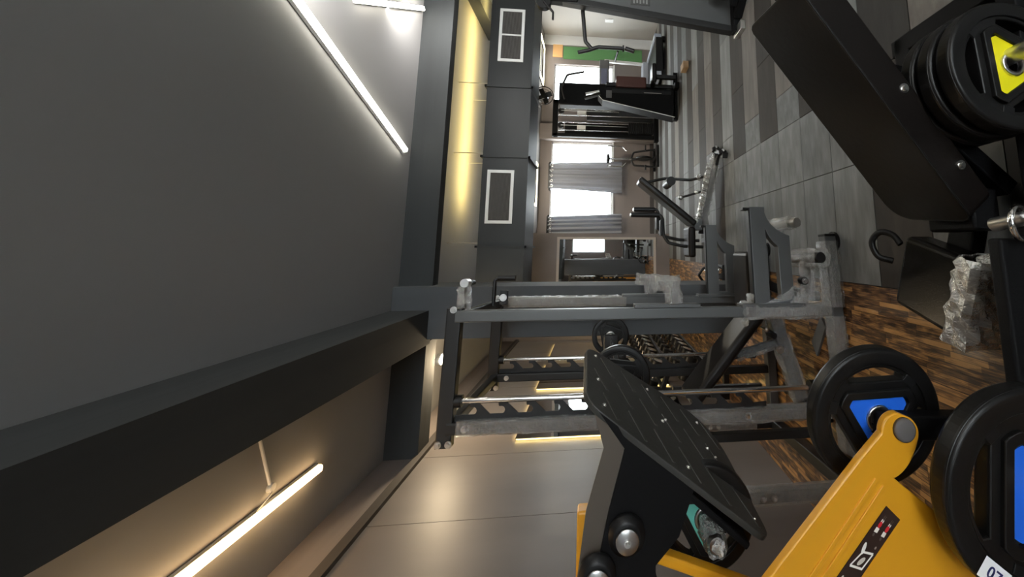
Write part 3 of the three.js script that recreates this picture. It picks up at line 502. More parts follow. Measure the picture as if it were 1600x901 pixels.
// ------------------------------------------------------------ leg press: inclined sled, backrest, seat, yellow frame
{
  const t = thing('leg_press', 'yellow and black inclined leg press with large footplate', 'gym machine', null);
  // footplate: corners in the room (upper far, upper near, lower near, lower far)
  const A = V([-0.369, 1.473, -1.553]), B = V([-0.431, 1.466, -1.184]), Cc = V([-0.806, 0.946, -1.148]), D = V([-0.71, 0.968, -1.655]);
  const n = B.clone().sub(A).cross(D.clone().sub(A)).normalize(); if (n.x < 0) n.negate();
  const ux = B.clone().sub(Cc).normalize(), uy = n.clone().cross(ux).normalize();   // ux up the slope, uy across
  const loc = (p) => { const q = p.clone().sub(Cc); return [q.dot(ux), q.dot(uy)]; };
  const basis = new THREE.Matrix4().makeBasis(ux, uy, n).setPosition(Cc);
  const quad = [A, B, Cc, D].map(loc);
  const cut = quad.map((p, i) => { const a = quad[(i + 3) % 4], b = quad[(i + 1) % 4], k = i === 3 ? 0.2 : 0.06, m = (q) => { const L = Math.hypot(q[0] - p[0], q[1] - p[1]); return [p[0] + (q[0] - p[0]) * k / L, p[1] + (q[1] - p[1]) * k / L]; }; return [m(a), p, m(b)]; });
  const fs = new THREE.Shape(); cut.forEach(([a, p, b], i) => { i ? fs.lineTo(...a) : fs.moveTo(...a); fs.quadraticCurveTo(...p, ...b); }); fs.closePath();
  const fp = part(t, 'footplate', new THREE.ExtrudeGeometry(fs, { depth: 0.012, bevelEnabled: true, bevelSize: 0.003, bevelThickness: 0.003, bevelSegments: 2, curveSegments: 8 }).applyMatrix4(basis.clone().multiply(new THREE.Matrix4().makeTranslation(0, 0, -0.014))), mat.rubberFoot, 'black rubber footplate with raised ribs and bolts');
  const bil = (a, b) => { const m = (p, q, s) => [p[0] + (q[0] - p[0]) * s, p[1] + (q[1] - p[1]) * s], l = m(quad[2], quad[1], b), r = m(quad[3], quad[0], b); return m(l, r, a); };
  for (let j = 0; j < 6; j++) for (const a of [0.05, 0.37, 0.67]) {
    const b = 0.1 + j * 0.155 + (a > 0.3 && a < 0.5 ? 0.05 : 0), p = bil(a, b - 0.05), q = bil(a + 0.24, b + 0.02);
    part(fp, 'rib', bar([p[0], p[1], 0.0005], [q[0], q[1], 0.0005], 0.011, 0.006, [0, 0, 1], 0.003).applyMatrix4(basis), mat.rubberFoot);
  }
  for (const [a, b] of [[0.09, 0.06], [0.12, 0.42], [0.12, 0.9], [0.5, 0.5], [0.55, 0.47], [0.45, 0.93], [0.88, 0.94], [0.88, 0.55], [0.86, 0.16], [0.5, 0.14], [0.55, 0.18], [0.3, 0.2]]) { const p = bil(a, b); part(fp, 'bolt', bolt([p[0], p[1], 0.001], [0, 0, 1], 0.005, 0.005).applyMatrix4(basis), mat.zinc); }
  // raised lip and window at the upper far corner
  // carriage: two black side plates and stiffeners behind the footplate
  const side = [[-0.46, 1.43], [-0.56, 1.355], [-0.72, 1.40], [-0.92, 1.445], [-1.08, 1.43], [-1.0, 1.24], [-0.86, 1.275], [-0.79, 1.205], [-0.66, 1.155]];
  part(t, 'carriage_plate', sheet(side, -1.175, 0.012, 0.001), mat.blackMatte); part(t, 'carriage_plate', sheet(side, -1.55, 0.012, 0.001), mat.blackMatte);
  part(t, 'carriage_flange', sheet([[-0.44, 1.452], [-0.56, 1.415], [-0.72, 1.462], [-1.02, 1.50], [-1.02, 1.43], [-0.72, 1.39], [-0.56, 1.345]], -1.188, 0.008, 0.001), M(lin(0.10, 0.082, 0.066), 0.5, 0.3));
  part(t, 'carriage_panel', [bar([-0.5, 1.37, -1.37], [-0.9, 1.40, -1.37], 0.33, 0.012), bar([-0.9, 1.40, -1.37], [-1.04, 1.36, -1.37], 0.33, 0.012)], M(lin(0.09, 0.075, 0.06), 0.5));
  part(t, 'carriage_beam', bar([-0.88, 1.3, -1.18], [-0.88, 1.3, -1.55], 0.1, 0.06), mat.blackMatte);
  part(t, 'carriage_web', [bar([-0.56, 1.33, -1.36], [-0.84, 1.0, -1.36], 0.34, 0.02, [0.7, 0.6, 0])], mat.blackMatte);
  // roller hubs
  for (const [x, y] of [[-0.765, 1.352], [-0.855, 1.43]]) {
    part(t, 'roller', lathe([[0.0, 0], [0.044, 0], [0.05, 0.008], [0.05, 0.022], [0.038, 0.026], [0.036, 0.034], [0, 0.034]], 32).rotateX(Math.PI / 2).translate(x, y, -1.174), mat.black);
    part(t, 'roller_cap', lathe([[0, 0.034], [0.028, 0.034], [0.031, 0.038], [0.03, 0.043], [0.01, 0.046], [0, 0.046]], 32).rotateX(Math.PI / 2).translate(x, y, -1.172), mat.satin);
    part(t, 'bolt', bolt([x, y, -1.127], [0, 0, 1], 0.008, 0.008), mat.zinc);
  }
  // plate peg of the sled
  part(t, 'sled_peg', cyl([-0.825, 1.095, -1.45], [-0.825, 1.095, -1.18], 0.022, 0.022, 20), mat.satin);
  part(t, 'film', [filmSleeve([-0.825, 1.095, -1.27], [-0.825, 1.095, -1.18], 0.045, 0.045, 0.008, [0, 1, 0], 61), filmScrap([-0.825, 1.093, -1.175], 0.022, 62, 0.9)], mat.wrapDense);
  // yellow frame: near side panel with rail end, far side the same, rails, legs
  const panelShape = () => { const s = new THREE.Shape(); s.moveTo(-0.47, 0.705); s.quadraticCurveTo(-0.43, 0.70, -0.425, 0.66); s.lineTo(-0.44, 0.625); s.quadraticCurveTo(-0.46, 0.60, -0.49, 0.612); s.quadraticCurveTo(-0.56, 0.64, -0.575, 0.69); s.lineTo(-0.66, 0.585); s.quadraticCurveTo(-0.69, 0.53, -0.735, 0.47); s.quadraticCurveTo(-0.82, 0.3, -0.86, 0.1); s.lineTo(-0.86, 0.0); s.lineTo(-1.16, 0.0); s.lineTo(-1.22, 0.9); s.lineTo(-1.2, 1.36); s.lineTo(-1.1, 1.36); s.lineTo(-0.53, 0.772); s.closePath(); return s; };
  part(t, 'side_panel', sheet(panelShape(), -0.995, 0.022, 0.004), mat.yellow, 'yellow painted steel side panel');
  part(t, 'panel_rib', [bar([-0.575, 0.735, -0.994], [-1.12, 1.24, -0.994], 0.006, 0.012, [0.7, 0.7, 0], 0.002), bar([-0.592, 0.715, -0.994], [-1.13, 1.215, -0.994], 0.006, 0.012, [0.7, 0.7, 0], 0.002)], mat.yellow);
  for (const z of [-0.975]) part(t, 'pivot_cap', lathe([[0, 0.014], [0.022, 0.013], [0.029, 0.008], [0.03, 0], [0.0, 0]], 32).rotateX(Math.PI / 2).translate(-0.462, 0.648, z - 0.02), M(lin(0.11, 0.1, 0.095), 0.6));
  part(t, 'rear_leg', bar([-0.845, 1.33, -1.24], [-1.09, 0.69, -1.24], 0.03, 0.04, [0, 0, 1]), mat.yellow);
  part(t, 'top_crossbar', bar([-1.14, 1.42, -0.98], [-1.14, 1.42, -1.74], 0.07, 0.09), mat.yellow);
  part(t, 'top_stop', rb(-1.26, -0.97, 1.44, 1.50, -1.66, -1.6, 0.01), mat.yellow);
  // base frame
  part(t, 'base_frame', [bar([0.95, 0.1, -0.98], [-1.15, 0.1, -0.98], 0.06, 0.16), bar([0.95, 0.04, -1.5], [0.2, 0.04, -1.5], 0.08, 0.08), bar([0.92, 0.04, -1.0], [0.92, 0.04, -1.55], 0.08, 0.08)], mat.blackMatte);
  part(t, 'plate_post', bar([-0.5, 0.1, -1.05], [-0.47, 0.68, -1.05], 0.06, 0.06, [0, 0, 1]), mat.blackMatte);
  part(t, 'plate_peg', cyl([-0.462, 0.66, -1.2], [-0.462, 0.66, -1.062], 0.024, 0.024, 20), mat.satin);
  part(t, 'plate_peg', cyl([-0.56, 0.42, -1.05], [-0.56, 0.42, -0.8], 0.024, 0.024, 20), mat.satin);
  part(t, 'column_box', rb(-0.37, 0.03, 0.0, 0.345, -0.99, -0.95, 0.01), mat.blackMatte);
  // exercise placard on the panel
  {
    const cv = document.createElement('canvas'); cv.width = 512; cv.height = 128; const c = cv.getContext('2d');
    c.fillStyle = '#2c1a12'; c.fillRect(0, 0, 512, 128);
    const fig = (x, y) => { c.fillStyle = '#5b524c'; c.fillRect(x - 34, y - 7, 14, 4); c.fillRect(x - 34, y + 3, 14, 4); c.fillStyle = '#f1ece4'; c.fillRect(x - 18, y - 9, 12, 7); c.fillRect(x - 18, y + 2, 12, 7); c.fillStyle = '#d3262f'; c.beginPath(); c.ellipse(x + 4, y, 13, 11, 0, 0, 7); c.fill(); c.fillStyle = '#e8e2d8'; c.beginPath(); c.moveTo(x + 16, y - 12); c.lineTo(x + 34, y - 14); c.lineTo(x + 38, y + 10); c.lineTo(x + 18, y + 12); c.fill(); c.fillStyle = '#5b524c'; c.beginPath(); c.arc(x + 46, y, 7, 0, 7); c.fill(); };
    fig(56, 36); fig(62, 92);
    const mac = (x) => { c.strokeStyle = '#f4f0e8'; c.lineWidth = 9; c.beginPath(); c.moveTo(x, 20); c.lineTo(x + 66, 26); c.lineTo(x + 86, 104); c.moveTo(x, 20); c.lineTo(x + 20, 84); c.lineTo(x + 86, 104); c.stroke(); c.fillStyle = '#cfc9bf'; c.beginPath(); c.ellipse(x + 48, 58, 22, 12, 0.6, 0, 7); c.fill(); c.fillStyle = '#f4f0e8'; c.beginPath(); c.ellipse(x + 8, 92, 24, 11, -0.5, 0, 7); c.fill(); c.fillStyle = '#9c948b'; c.beginPath(); c.arc(x - 22, 30, 6, 0, 7); c.fill(); };
    mac(160); mac(300); mac(420);
    const m = M(0xffffff, 0.5); m.map = new THREE.CanvasTexture(cv); m.map.colorSpace = THREE.SRGBColorSpace;
    const L = 0.34, W = 0.047, g = new THREE.PlaneGeometry(L, W), d = V([-0.71, 0.70, 0]).normalize(), w = V([d.y, -d.x, 0]).negate();
    const body = part(t, 'placard', new THREE.BoxGeometry(L, W, 0.001).applyMatrix4(new THREE.Matrix4().makeBasis(d, V([-d.y, d.x, 0]), new THREE.Vector3(0, 0, 1)).setPosition(-0.652 + d.x * L / 2, 0.6975 + d.y * L / 2, -0.9935)), M(lin(0.03, 0.018, 0.012), 0.5), 'dark exercise placard with white pictograms');
    part(body, 'print', g.applyMatrix4(new THREE.Matrix4().makeBasis(d, V([-d.y, d.x, 0]), new THREE.Vector3(0, 0, 1)).setPosition(-0.652 + d.x * L / 2, 0.6975 + d.y * L / 2, -0.9925)), m);
  }
  // backrest pad
  {
    const b0 = V([0.105, 0.265, -1.25]), b1 = V([0.785, 0.865, -1.14]), u = b1.clone().sub(b0).normalize(), wv = V([-0.06, -0.03, 1]); wv.addScaledVector(u, -wv.dot(u)).normalize(); const nn = wv.clone().cross(u).normalize(); if (nn.y < 0) nn.negate();
    const m4 = (c, a, b) => new THREE.Matrix4().makeBasis(u, nn, u.clone().cross(nn)).setPosition(c.clone().addScaledVector(u, a).addScaledVector(nn, b));
    const Lp = 0.93, Wp = 0.285, Tp = 0.115, out = new THREE.Shape(), hx = Lp / 2, hz = Wp / 2; // outline of the pad seen from its face, lower end well rounded
    out.moveTo(hx - 0.03, -hz); out.quadraticCurveTo(hx, -hz, hx, -hz + 0.03); out.lineTo(hx, hz - 0.03); out.quadraticCurveTo(hx, hz, hx - 0.03, hz); out.lineTo(-hx + 0.09, hz); out.quadraticCurveTo(-hx, hz, -hx, hz - 0.09); out.lineTo(-hx, -hz + 0.04); out.quadraticCurveTo(-hx, -hz, -hx + 0.04, -hz); out.closePath();
    const side = u.clone().cross(nn), mid = b0.clone().addScaledVector(u, 0.465);
    const pm = new THREE.Matrix4().makeBasis(u, side.clone().negate(), nn).setPosition(mid);
    part(t, 'backrest_pad', new THREE.ExtrudeGeometry(out, { depth: Tp - 0.012, bevelEnabled: true, bevelSize: 0.006, bevelThickness: 0.006, bevelSegments: 3, curveSegments: 10 }).translate(0, 0, -Tp + 0.006).applyMatrix4(pm), mat.vinylBrown, 'long black vinyl backrest pad');
    const rim = out.getPoints(10).map((p) => new THREE.Vector3(p.x * 1.008, p.y * 1.02, -0.004));
    part(t, 'piping', new THREE.TubeGeometry(new THREE.CatmullRomCurve3(rim, true, 'catmullrom', 0.1), 160, 0.0045, 8, true).applyMatrix4(pm), mat.vinyl);
    part(t, 'pad_carrier', new RoundedBoxGeometry(0.98, 0.03, 0.2, 2, 0.008).applyMatrix4(m4(b0, 0.5, -0.13)), mat.blackMatte);
    for (const a of [0.16, 0.47, 0.85]) { const c = b0.clone().addScaledVector(u, a).addScaledVector(nn, -0.085), s = u.clone().cross(nn), k = s.z > 0 ? 1 : -1; part(t, 'bolt', bolt(c.addScaledVector(s, k * 0.148).toArray(), [s.x * k, s.y * k, s.z * k], 0.013, 0.011), mat.zinc); }
    part(t, 'backrest_post', [bar([0.62, 0.06, -1.3], [0.66, 0.6, -1.25], 0.08, 0.08, [0, 0, 1])], mat.blackMatte);
    part(t, 'recline_bar', bar([0.2, 0.07, -1.15], [0.82, 0.75, -1.15], 0.06, 0.06), mat.blackMatte);
  }
  // seat pad with film, adjusting ring
  const seatAt = (g) => g.rotateY(-0.33).translate(-0.13, 0, -1.335);
  part(t, 'seat_pad', seatAt(rb(-0.145, 0.145, 0.1, 0.215, -0.15, 0.14, 0.024, 4)), P(lin(0.009, 0.0082, 0.0078), 0.26, { specularIntensity: 0.45, map: vinylTint, bumpMap: grainTex, bumpScale: 0.0004 }), 'black vinyl seat pad');
  part(t, 'film', [filmSleeve([-0.152, 0.165, 0.135], [0.15, 0.165, 0.135], 0.06, 0.12, 0.022, [0, 1, 0], 51), filmScrap([0.1, 0.215, 0.14], 0.05, 52), filmScrap([-0.09, 0.205, 0.145], 0.05, 53), filmScrap([0.0, 0.2, 0.15], 0.05, 54), filmScrap([0.14, 0.17, 0.15], 0.04, 55), filmScrap([-0.13, 0.15, 0.15], 0.04, 56)].map(seatAt), mat.wrapDense, 'crumpled silvery packing film on the seat edge');
  part(t, 'seat_bracket', [rb(0.06, 0.2, 0.13, 0.23, -1.3, -1.12, 0.012), bar([-0.13, 0.1, -1.33], [0.25, 0.06, -1.25], 0.1, 0.06)], mat.blackMatte);
  part(t, 'hand_grip', pipe([[0.02, 0.2, -1.47], [0.06, 0.21, -1.5], [0.07, 0.235, -1.54], [0.03, 0.25, -1.57], [-0.03, 0.235, -1.56], [-0.05, 0.2, -1.52]], 0.013, 50, 12, 0.5), mat.black);
  part(t, 'lock_ring', new THREE.TorusGeometry(0.045, 0.008, 10, 30).rotateX(0.3).translate(0.07, 0.3, -0.93), mat.chrome);
  part(t, 'lock_pin', cyl([0.07, 0.3, -1.0], [0.09, 0.31, -0.86], 0.02, 0.02, 18), mat.satin);
  part(t, 'storage_peg', cyl([0.535, 0.255, -1.2], [0.565, 0.25, -0.83], 0.024, 0.024, 24), mat.zinc); part(t, 'storage_post', bar([0.53, 0.05, -1.19], [0.53, 0.42, -1.19], 0.06, 0.06, [0, 0, 1]), mat.blackMatte);
}
for (const [z, lab, r] of [[-0.955, 'outermost yellow-hub black plate on the peg under the backrest', 0.2], [-1.02, 'middle yellow-hub black plate on the peg under the backrest', 0.205], [-1.085, 'innermost yellow-hub black plate on the peg under the backrest', 0.205]]) makePlate(r, 0.055, mat.yellowHub, lab, 'yellow-hub plates under the backrest', [0.533, 0.25, z], 0, 0.06);
makePlate(0.19, 0.05, mat.blueHub, 'blue-hub black plate hanging behind the yellow rail end', 'blue-hub plates', [-0.462, 0.66, -1.09], -0.12, 0.55);
const nearPlate = makePlate(0.235, 0.055, mat.blueHub, 'blue-hub black plate with a white number sticker in front of the yellow panel', 'blue-hub plates', [-0.56, 0.42, -0.9], -0.05, -0.1);
{
  const cv = document.createElement('canvas'); cv.width = 256; cv.height = 160; const c = cv.getContext('2d'); c.fillStyle = '#f3f3f4'; c.fillRect(0, 0, 256, 160); c.fillStyle = '#1c2059'; c.font = 'bold 120px sans-serif'; c.textAlign = 'center'; c.textBaseline = 'middle'; c.fillText('07', 128, 84);
  const m = M(0xffffff, 0.5); m.map = new THREE.CanvasTexture(cv); m.map.colorSpace = THREE.SRGBColorSpace;
  part(nearPlate, 'number_sticker', new THREE.PlaneGeometry(0.075, 0.046).rotateZ(-2.24).translate(-0.155, 0.135, 0.0287), m, 'white number sticker with dark blue digits');
}
makePlate(0.155, 0.045, mat.tealHub, 'black plate with a teal hub on the leg press sled', null, [-0.825, 1.095, -1.31], 0, 0.5);

// ------------------------------------------------------------ dumbbell rack along the left wall
{
  const t = thing('dumbbell_rack', 'black two-tier dumbbell rack along the taupe wall', 'rack'), z0 = -4.25, z1 = -6.7, x = -1.36;
  for (const z of [z0, z1]) { part(t, 'end_frame', [bar([x - 0.22, 0.03, z], [x + 0.3, 0.03, z], 0.06, 0.06), bar([x - 0.18, 0.05, z], [x - 0.1, 0.9, z], 0.06, 0.06, [0, 0, 1]), bar([x - 0.1, 0.72, z], [x + 0.16, 0.62, z], 0.05, 0.05), bar([x - 0.14, 0.34, z], [x + 0.24, 0.24, z], 0.05, 0.05)], mat.darkSteel); }
  const tiers = [[x + 0.0, 0.72], [x + 0.06, 0.34]];
  tiers.forEach(([cx, y]) => { for (const dx of [-0.09, 0.11]) part(t, 'rail', bar([cx + dx, y - dx * 0.35 - 0.03, z0], [cx + dx, y - dx * 0.35 - 0.03, z1], 0.05, 0.03), mat.darkSteel); });
  // one dumbbell along x, tilted with the shelf
  const make = (r) => {
    const d = thing('dumbbell', 'round black dumbbell with chrome end caps on the upper tier of the rack', 'dumbbell', 'dumbbells on the upper tier');
    for (const s of [-1, 1]) { const h = part(d, 'head', lathe([[0, 0], [r * 0.92, 0], [r, 0.008], [r, 0.082], [r * 0.92, 0.09], [0, 0.09]], 24).rotateZ(-Math.PI / 2).translate(s > 0 ? 0.055 : -0.145, 0, 0), mat.rubber); part(h, 'end_cap', cyl([s * 0.143, 0, 0], [s * 0.149, 0, 0], r * 0.72, r * 0.7, 20), mat.zinc); }
    part(d, 'handle', cyl([-0.06, 0, 0], [0.06, 0, 0], 0.015, 0.015, 14), mat.chrome); return d;
  };
  let proto = null;
  tiers.forEach(([cx, y], ti) => { for (let i = 0; i < 10; i++) {
    const lab = ti ? 'round black dumbbell with chrome end caps on the lower tier of the rack' : 'round black dumbbell with chrome end caps on the upper tier of the rack';
    let d; if (!proto) d = proto = make(0.075); else { d = copyOf(proto, lab); d.userData.group = ti ? 'dumbbells on the lower tier' : 'dumbbells on the upper tier'; }
    d.position.set(cx + 0.01, y + 0.065, z0 - 0.14 - i * 0.238); d.rotation.z = -0.33;
  } });
}

// ------------------------------------------------------------ adjustable crunch bench in the middle of the floor
{
  const t = thing('adjustable_bench', 'black adjustable bench with upright foam grips and a notched base', 'bench');
  const u = V([0.53, 0.66, 0]).normalize(), nn = V([-u.y, u.x, 0]);
  const basis = (c) => new THREE.Matrix4().makeBasis(u, nn, new THREE.Vector3(0, 0, 1)).setPosition(c);
  part(t, 'back_pad', new RoundedBoxGeometry(0.86, 0.075, 0.3, 4, 0.03).applyMatrix4(basis(V([0.56, 0.6, -4.6]))), mat.vinyl);
  part(t, 'seat_pad', rb(-0.1, 0.26, 0.27, 0.355, -4.75, -4.45, 0.03, 4), mat.vinylBrown);
  part(t, 'pivot_plate', [rb(0.22, 0.36, 0.17, 0.27, -4.68, -4.52, 0.01), bar([0.3, 0.22, -4.6], [0.7, 0.72, -4.6], 0.05, 0.05)], mat.greySteel);
  part(t, 'bolt', bolt([0.33, 0.25, -4.5], [0, 0, 1], 0.02, 0.015), mat.zinc);
  part(t, 'spine', bar([0.2, 0.14, -4.72], [1.08, 0.07, -4.2], 0.06, 0.07), mat.darkSteel);
  // notched ladder on the spine with film over it
  for (let i = 0; i < 9; i++) { const s = 0.2 + i * 0.075, p = [0.2 + 0.88 * s, 0.14 - 0.07 * s, -4.72 + 0.52 * s]; part(t, 'notch', sheet([[0, 0], [0.035, 0], [0.05, 0.05], [0.03, 0.055]], 0.02, 0.04, 0.001).applyMatrix4(new THREE.Matrix4().makeRotationY(-0.53).setPosition(p[0], p[1] + 0.035, p[2])), mat.zinc); }
  part(t, 'film', [filmSleeve([0.3, 0.15, -4.66], [0.98, 0.1, -4.26], 0.07, 0.1, 0.018, [0, 1, 0], 81), filmScrap([1.02, 0.1, -4.24], 0.09, 82), filmScrap([0.86, 0.22, -4.46], 0.06, 83), filmScrap([0.3, 0.1, -4.6], 0.08, 84)], mat.wrap);
  part(t, 'front_foot', bar([1.16, 0.035, -4.32], [1.02, 0.035, -4.02], 0.06, 0.06), mat.darkSteel);
  for (const p of [[1.16, 0.06, -4.3], [1.06, 0.06, -4.06]]) { part(t, 'wheel', cyl([p[0] - 0.02, 0.05, p[2]], [p[0] + 0.02, 0.05, p[2] - 0.01], 0.045, 0.045, 20), mat.black); part(t, 'wheel_hub', bolt([p[0] + 0.02, 0.05, p[2] + 0.02], [0, 0, 1], 0.018, 0.02), mat.zinc); }
  part(t, 'rear_foot', bar([0.1, 0.035, -4.95], [0.14, 0.035, -4.45], 0.06, 0.06), mat.darkSteel);
  part(t, 'prop', pipe([[0.8, 0.85, -4.6], [0.86, 0.6, -4.62], [0.84, 0.3, -4.58], [0.86, 0.16, -4.45]], 0.018, 30, 10), mat.darkSteel);
  part(t, 'prop', cyl([0.62, 0.42, -4.6], [0.7, 0.12, -4.44], 0.014, 0.014, 12), mat.darkSteel);
  part(t, 'joint', ball([0.62, 0.42, -4.58], 0.03), mat.zinc); part(t, 'joint', ball([0.68, 0.24, -4.5], 0.026), mat.zinc);
  part(t, 'knee_roller', cyl([0.8, 0.56, -4.75], [0.8, 0.56, -4.45], 0.055, 0.055, 22), mat.black);
  for (const [x, y0, y1, z] of [[0.48, 0.72, 0.98, -4.72], [0.4, 0.7, 1.03, -4.55]]) {
    part(t, 'foam_grip', cyl([x, y0, z], [x, y1, z], 0.032, 0.03, 20), mat.black); part(t, 'grip_cap', cyl([x, y1, z], [x, y1 + 0.012, z], 0.022, 0.02, 16), mat.zinc);
    part(t, 'grip_tube', pipe([[x, y0 + 0.02, z], [x, y0 - 0.02, z], [x - 0.05, y0 - 0.05, z], [x - 0.24, y0 - 0.06, z], [x - 0.33, y0 - 0.12, z], [x - 0.37, y0 - 0.3, z], [x - 0.38, 0.16, z]], 0.02, 50, 10, 0.1), mat.darkSteel);
    part(t, 'elbow_pad', rb(x - 0.25, x - 0.06, y0 - 0.05, y0 - 0.015, z - 0.05, z + 0.05, 0.014, 3), mat.black);
  }
}
// ball-ended roller stand near the column
{
  const t = thing('foam_roller_stand', 'low black stand with two chrome-ended rollers beside the column', 'gym accessory');
  part(t, 'base', rb(-0.42, -0.18, 0, 0.03, -4.5, -4.25, 0.01), mat.darkSteel);
  part(t, 'loop_handle', pipe([[-0.38, 0.03, -4.4], [-0.38, 0.2, -4.4], [-0.3, 0.26, -4.4], [-0.22, 0.2, -4.4], [-0.22, 0.03, -4.4]], 0.015, 36, 10), mat.black);
  for (const x of [-0.36, -0.24]) { part(t, 'roller', cyl([x, 0.08, -4.45], [x, 0.08, -4.22], 0.04, 0.04, 22), mat.black); part(t, 'roller_end', lathe([[0, 0.02], [0.02, 0.018], [0.034, 0.008], [0.036, 0], [0, 0]], 24).rotateX(Math.PI / 2).translate(x, 0.08, -4.22), mat.chrome); }
}
// fallen chrome rods near the far rack foot
solo('loose_rod', cyl([-0.42, 0.012, -3.95], [-0.28, 0.012, -5.0], 0.012, 0.012, 12), mat.chrome, 'bare chrome rod lying on the floor by the column', 'rod');

// ------------------------------------------------------------ machines at the right and the far end
{
  // plate-loaded lever machine on the right
  const t = thing('lever_machine', 'grey plate-loaded lever machine with slanted tower and label', 'gym machine');
  const tw = [[2.27, 0.04], [2.49, 1.93], [2.62, 1.98], [3.0, 1.98], [3.0, 0.04]];
  part(t, 'tower', sheet(tw, -3.6, 0.1, 0.012), mat.greySteel);
  part(t, 'tower_edge', bar([2.265, 0.06, -3.62], [2.485, 1.9, -3.62], 0.07, 0.09, [0, 0, 1]), mat.darkSteel);
  part(t, 'tower_seam', bar([2.66, 0.2, -3.598], [2.69, 1.85, -3.598], 0.012, 0.01, [0, 0, 1], 0.002), mat.black);
  part(t, 'tower_head', rb(2.44, 3.02, 1.66, 2.02, -3.66, -3.56, 0.02, 3), mat.blackMatte);
  part(t, 'label_plate', rb(2.47, 2.57, 0.93, 1.13, -3.599, -3.592, 0.002, 1), M(lin(0.05, 0.05, 0.05), 0.5));
  for (let i = 0; i < 5; i++) part(t, 'label_mark', rb(2.485 + (i % 2) * 0.006, 2.55, 0.955 + i * 0.033, 0.972 + i * 0.033, -3.593, -3.591, 0.0005, 1), M(lin(0.2, 0.2, 0.2), 0.6));
  part(t, 'lever_arm', pipe([[2.46, 1.62, -3.7], [2.25, 1.6, -3.72], [2.12, 1.585, -3.74], [2.05, 1.52, -3.75]], 0.02, 40, 12), mat.darkSteel);
  part(t, 'lever_arm', pipe([[2.0, 1.66, -3.75], [2.03, 1.55, -3.75], [2.07, 1.45, -3.75], [2.07, 1.2, -3.75]], 0.02, 40, 12), mat.darkSteel);
  part(t, 'hand_grip', cyl([2.07, 1.17, -3.75], [2.04, 1.08, -3.74], 0.024, 0.024, 18), mat.black);
  part(t, 'grip_stop', cyl([2.07, 1.2, -3.75], [2.07, 1.185, -3.75], 0.034, 0.034, 18), mat.black);
  part(t, 'pulley', cyl([2.42, 2.0, -3.62], [2.42, 2.0, -3.56], 0.07, 0.07, 28), mat.black); part(t, 'pulley_bracket', [bar([2.42, 2.0, -3.55], [2.3, 1.9, -3.55], 0.03, 0.02), bar([2.3, 1.9, -3.55], [2.22, 1.9, -3.55], 0.02, 0.02)], mat.black);
  part(t, 'base', [bar([2.2, 0.04, -3.55], [3.3, 0.04, -3.55], 0.09, 0.08), bar([2.35, 0.04, -3.5], [2.85, 0.04, -2.9], 0.08, 0.08), bar([2.4, 0.12, -3.4], [2.95, 0.1, -2.85], 0.05, 0.06)], mat.blackMatte);
  part(t, 'plate_peg', cyl([2.67, 0.2, -3.6], [2.67, 0.2, -3.36], 0.024, 0.024, 20), mat.zinc);
  part(t, 'foot_bracket', [rb(2.16, 2.26, 0.0, 0.05, -3.6, -3.4, 0.006)], mat.zinc);
  makePlate(0.17, 0.05, mat.yellowHub, 'yellow-hub black plate on the slanted lever machine', null, [2.67, 0.2, -3.45], 0, 0.2);
}
{
  // selector machine with tapered black shroud
  const t = thing('pec_fly_machine', 'black selector machine with tapered shroud and maroon pad', 'gym machine'), z = -6.55;
  part(t, 'shroud', sheet([[2.35, 0.05], [2.62, 1.36], [2.72, 1.44], [2.86, 1.44], [2.86, 0.05]], z, 0.3, 0.006), mat.blackMatte);
  part(t, 'shroud_edge', [bar([2.345, 0.06, z + 0.008], [2.615, 1.36, z + 0.008], 0.01, 0.012, [0, 0, 1], 0.003), bar([2.615, 1.36, z + 0.008], [2.715, 1.45, z + 0.008], 0.01, 0.012, [0, 0, 1], 0.003)], mat.white);
  part(t, 'weight_window', bx(2.76, 2.83, 0.12, 1.2, z, z + 0.006), mat.black); part(t, 'weight_guide', [cyl([2.78, 0.3, z + 0.01], [2.78, 0.62, z + 0.01], 0.008, 0.008, 8)], mat.zinc);
  part(t, 'badge', bx(2.66, 2.8, 1.2, 1.3, z + 0.001, z + 0.007), M(lin(0.1, 0.1, 0.1), 0.4));
  part(t, 'maroon_pad', rb(2.92, 3.14, 0.56, 1.12, z - 0.3, z - 0.1, 0.03, 3), P(lin(0.075, 0.022, 0.015), 0.5));
  part(t, 'pad_post', bar([3.0, 0.05, z - 0.2], [3.0, 1.3, z - 0.2], 0.07, 0.07, [0, 0, 1]), mat.darkSteel);
  part(t, 'tower', rb(2.68, 3.12, 0.1, 2.18, z - 0.7, z - 0.45, 0.03, 3), mat.blackMatte);
  part(t, 'swing_arm', [bar([2.68, 1.68, z - 0.1], [2.72, 1.4, z + 0.02], 0.05, 0.06), pipe([[2.72, 2.05, z - 0.3], [2.9, 2.1, z - 0.2], [3.1, 2.0, z - 0.1], [3.15, 1.7, z - 0.05]], 0.02, 30, 10)], mat.darkSteel);
  part(t, 'pad_bracket', bar([2.7, 1.66, z + 0.03], [2.75, 1.42, z + 0.05], 0.05, 0.04), mat.zinc);
  part(t, 'base', [bar([2.3, 0.04, z - 0.05], [3.2, 0.04, z - 0.05], 0.1, 0.08), bar([2.9, 0.04, z + 0.15], [2.9, 0.04, z - 0.8], 0.1, 0.08)], mat.blackMatte);
  part(t, 'seat_pad', rb(2.9, 3.25, 0.42, 0.5, z - 0.05, z + 0.25, 0.03, 3), mat.vinyl); part(t, 'seat_post', bar([3.05, 0.06, z + 0.1], [3.05, 0.43, z + 0.1], 0.07, 0.07, [0, 0, 1]), mat.darkSteel);
}
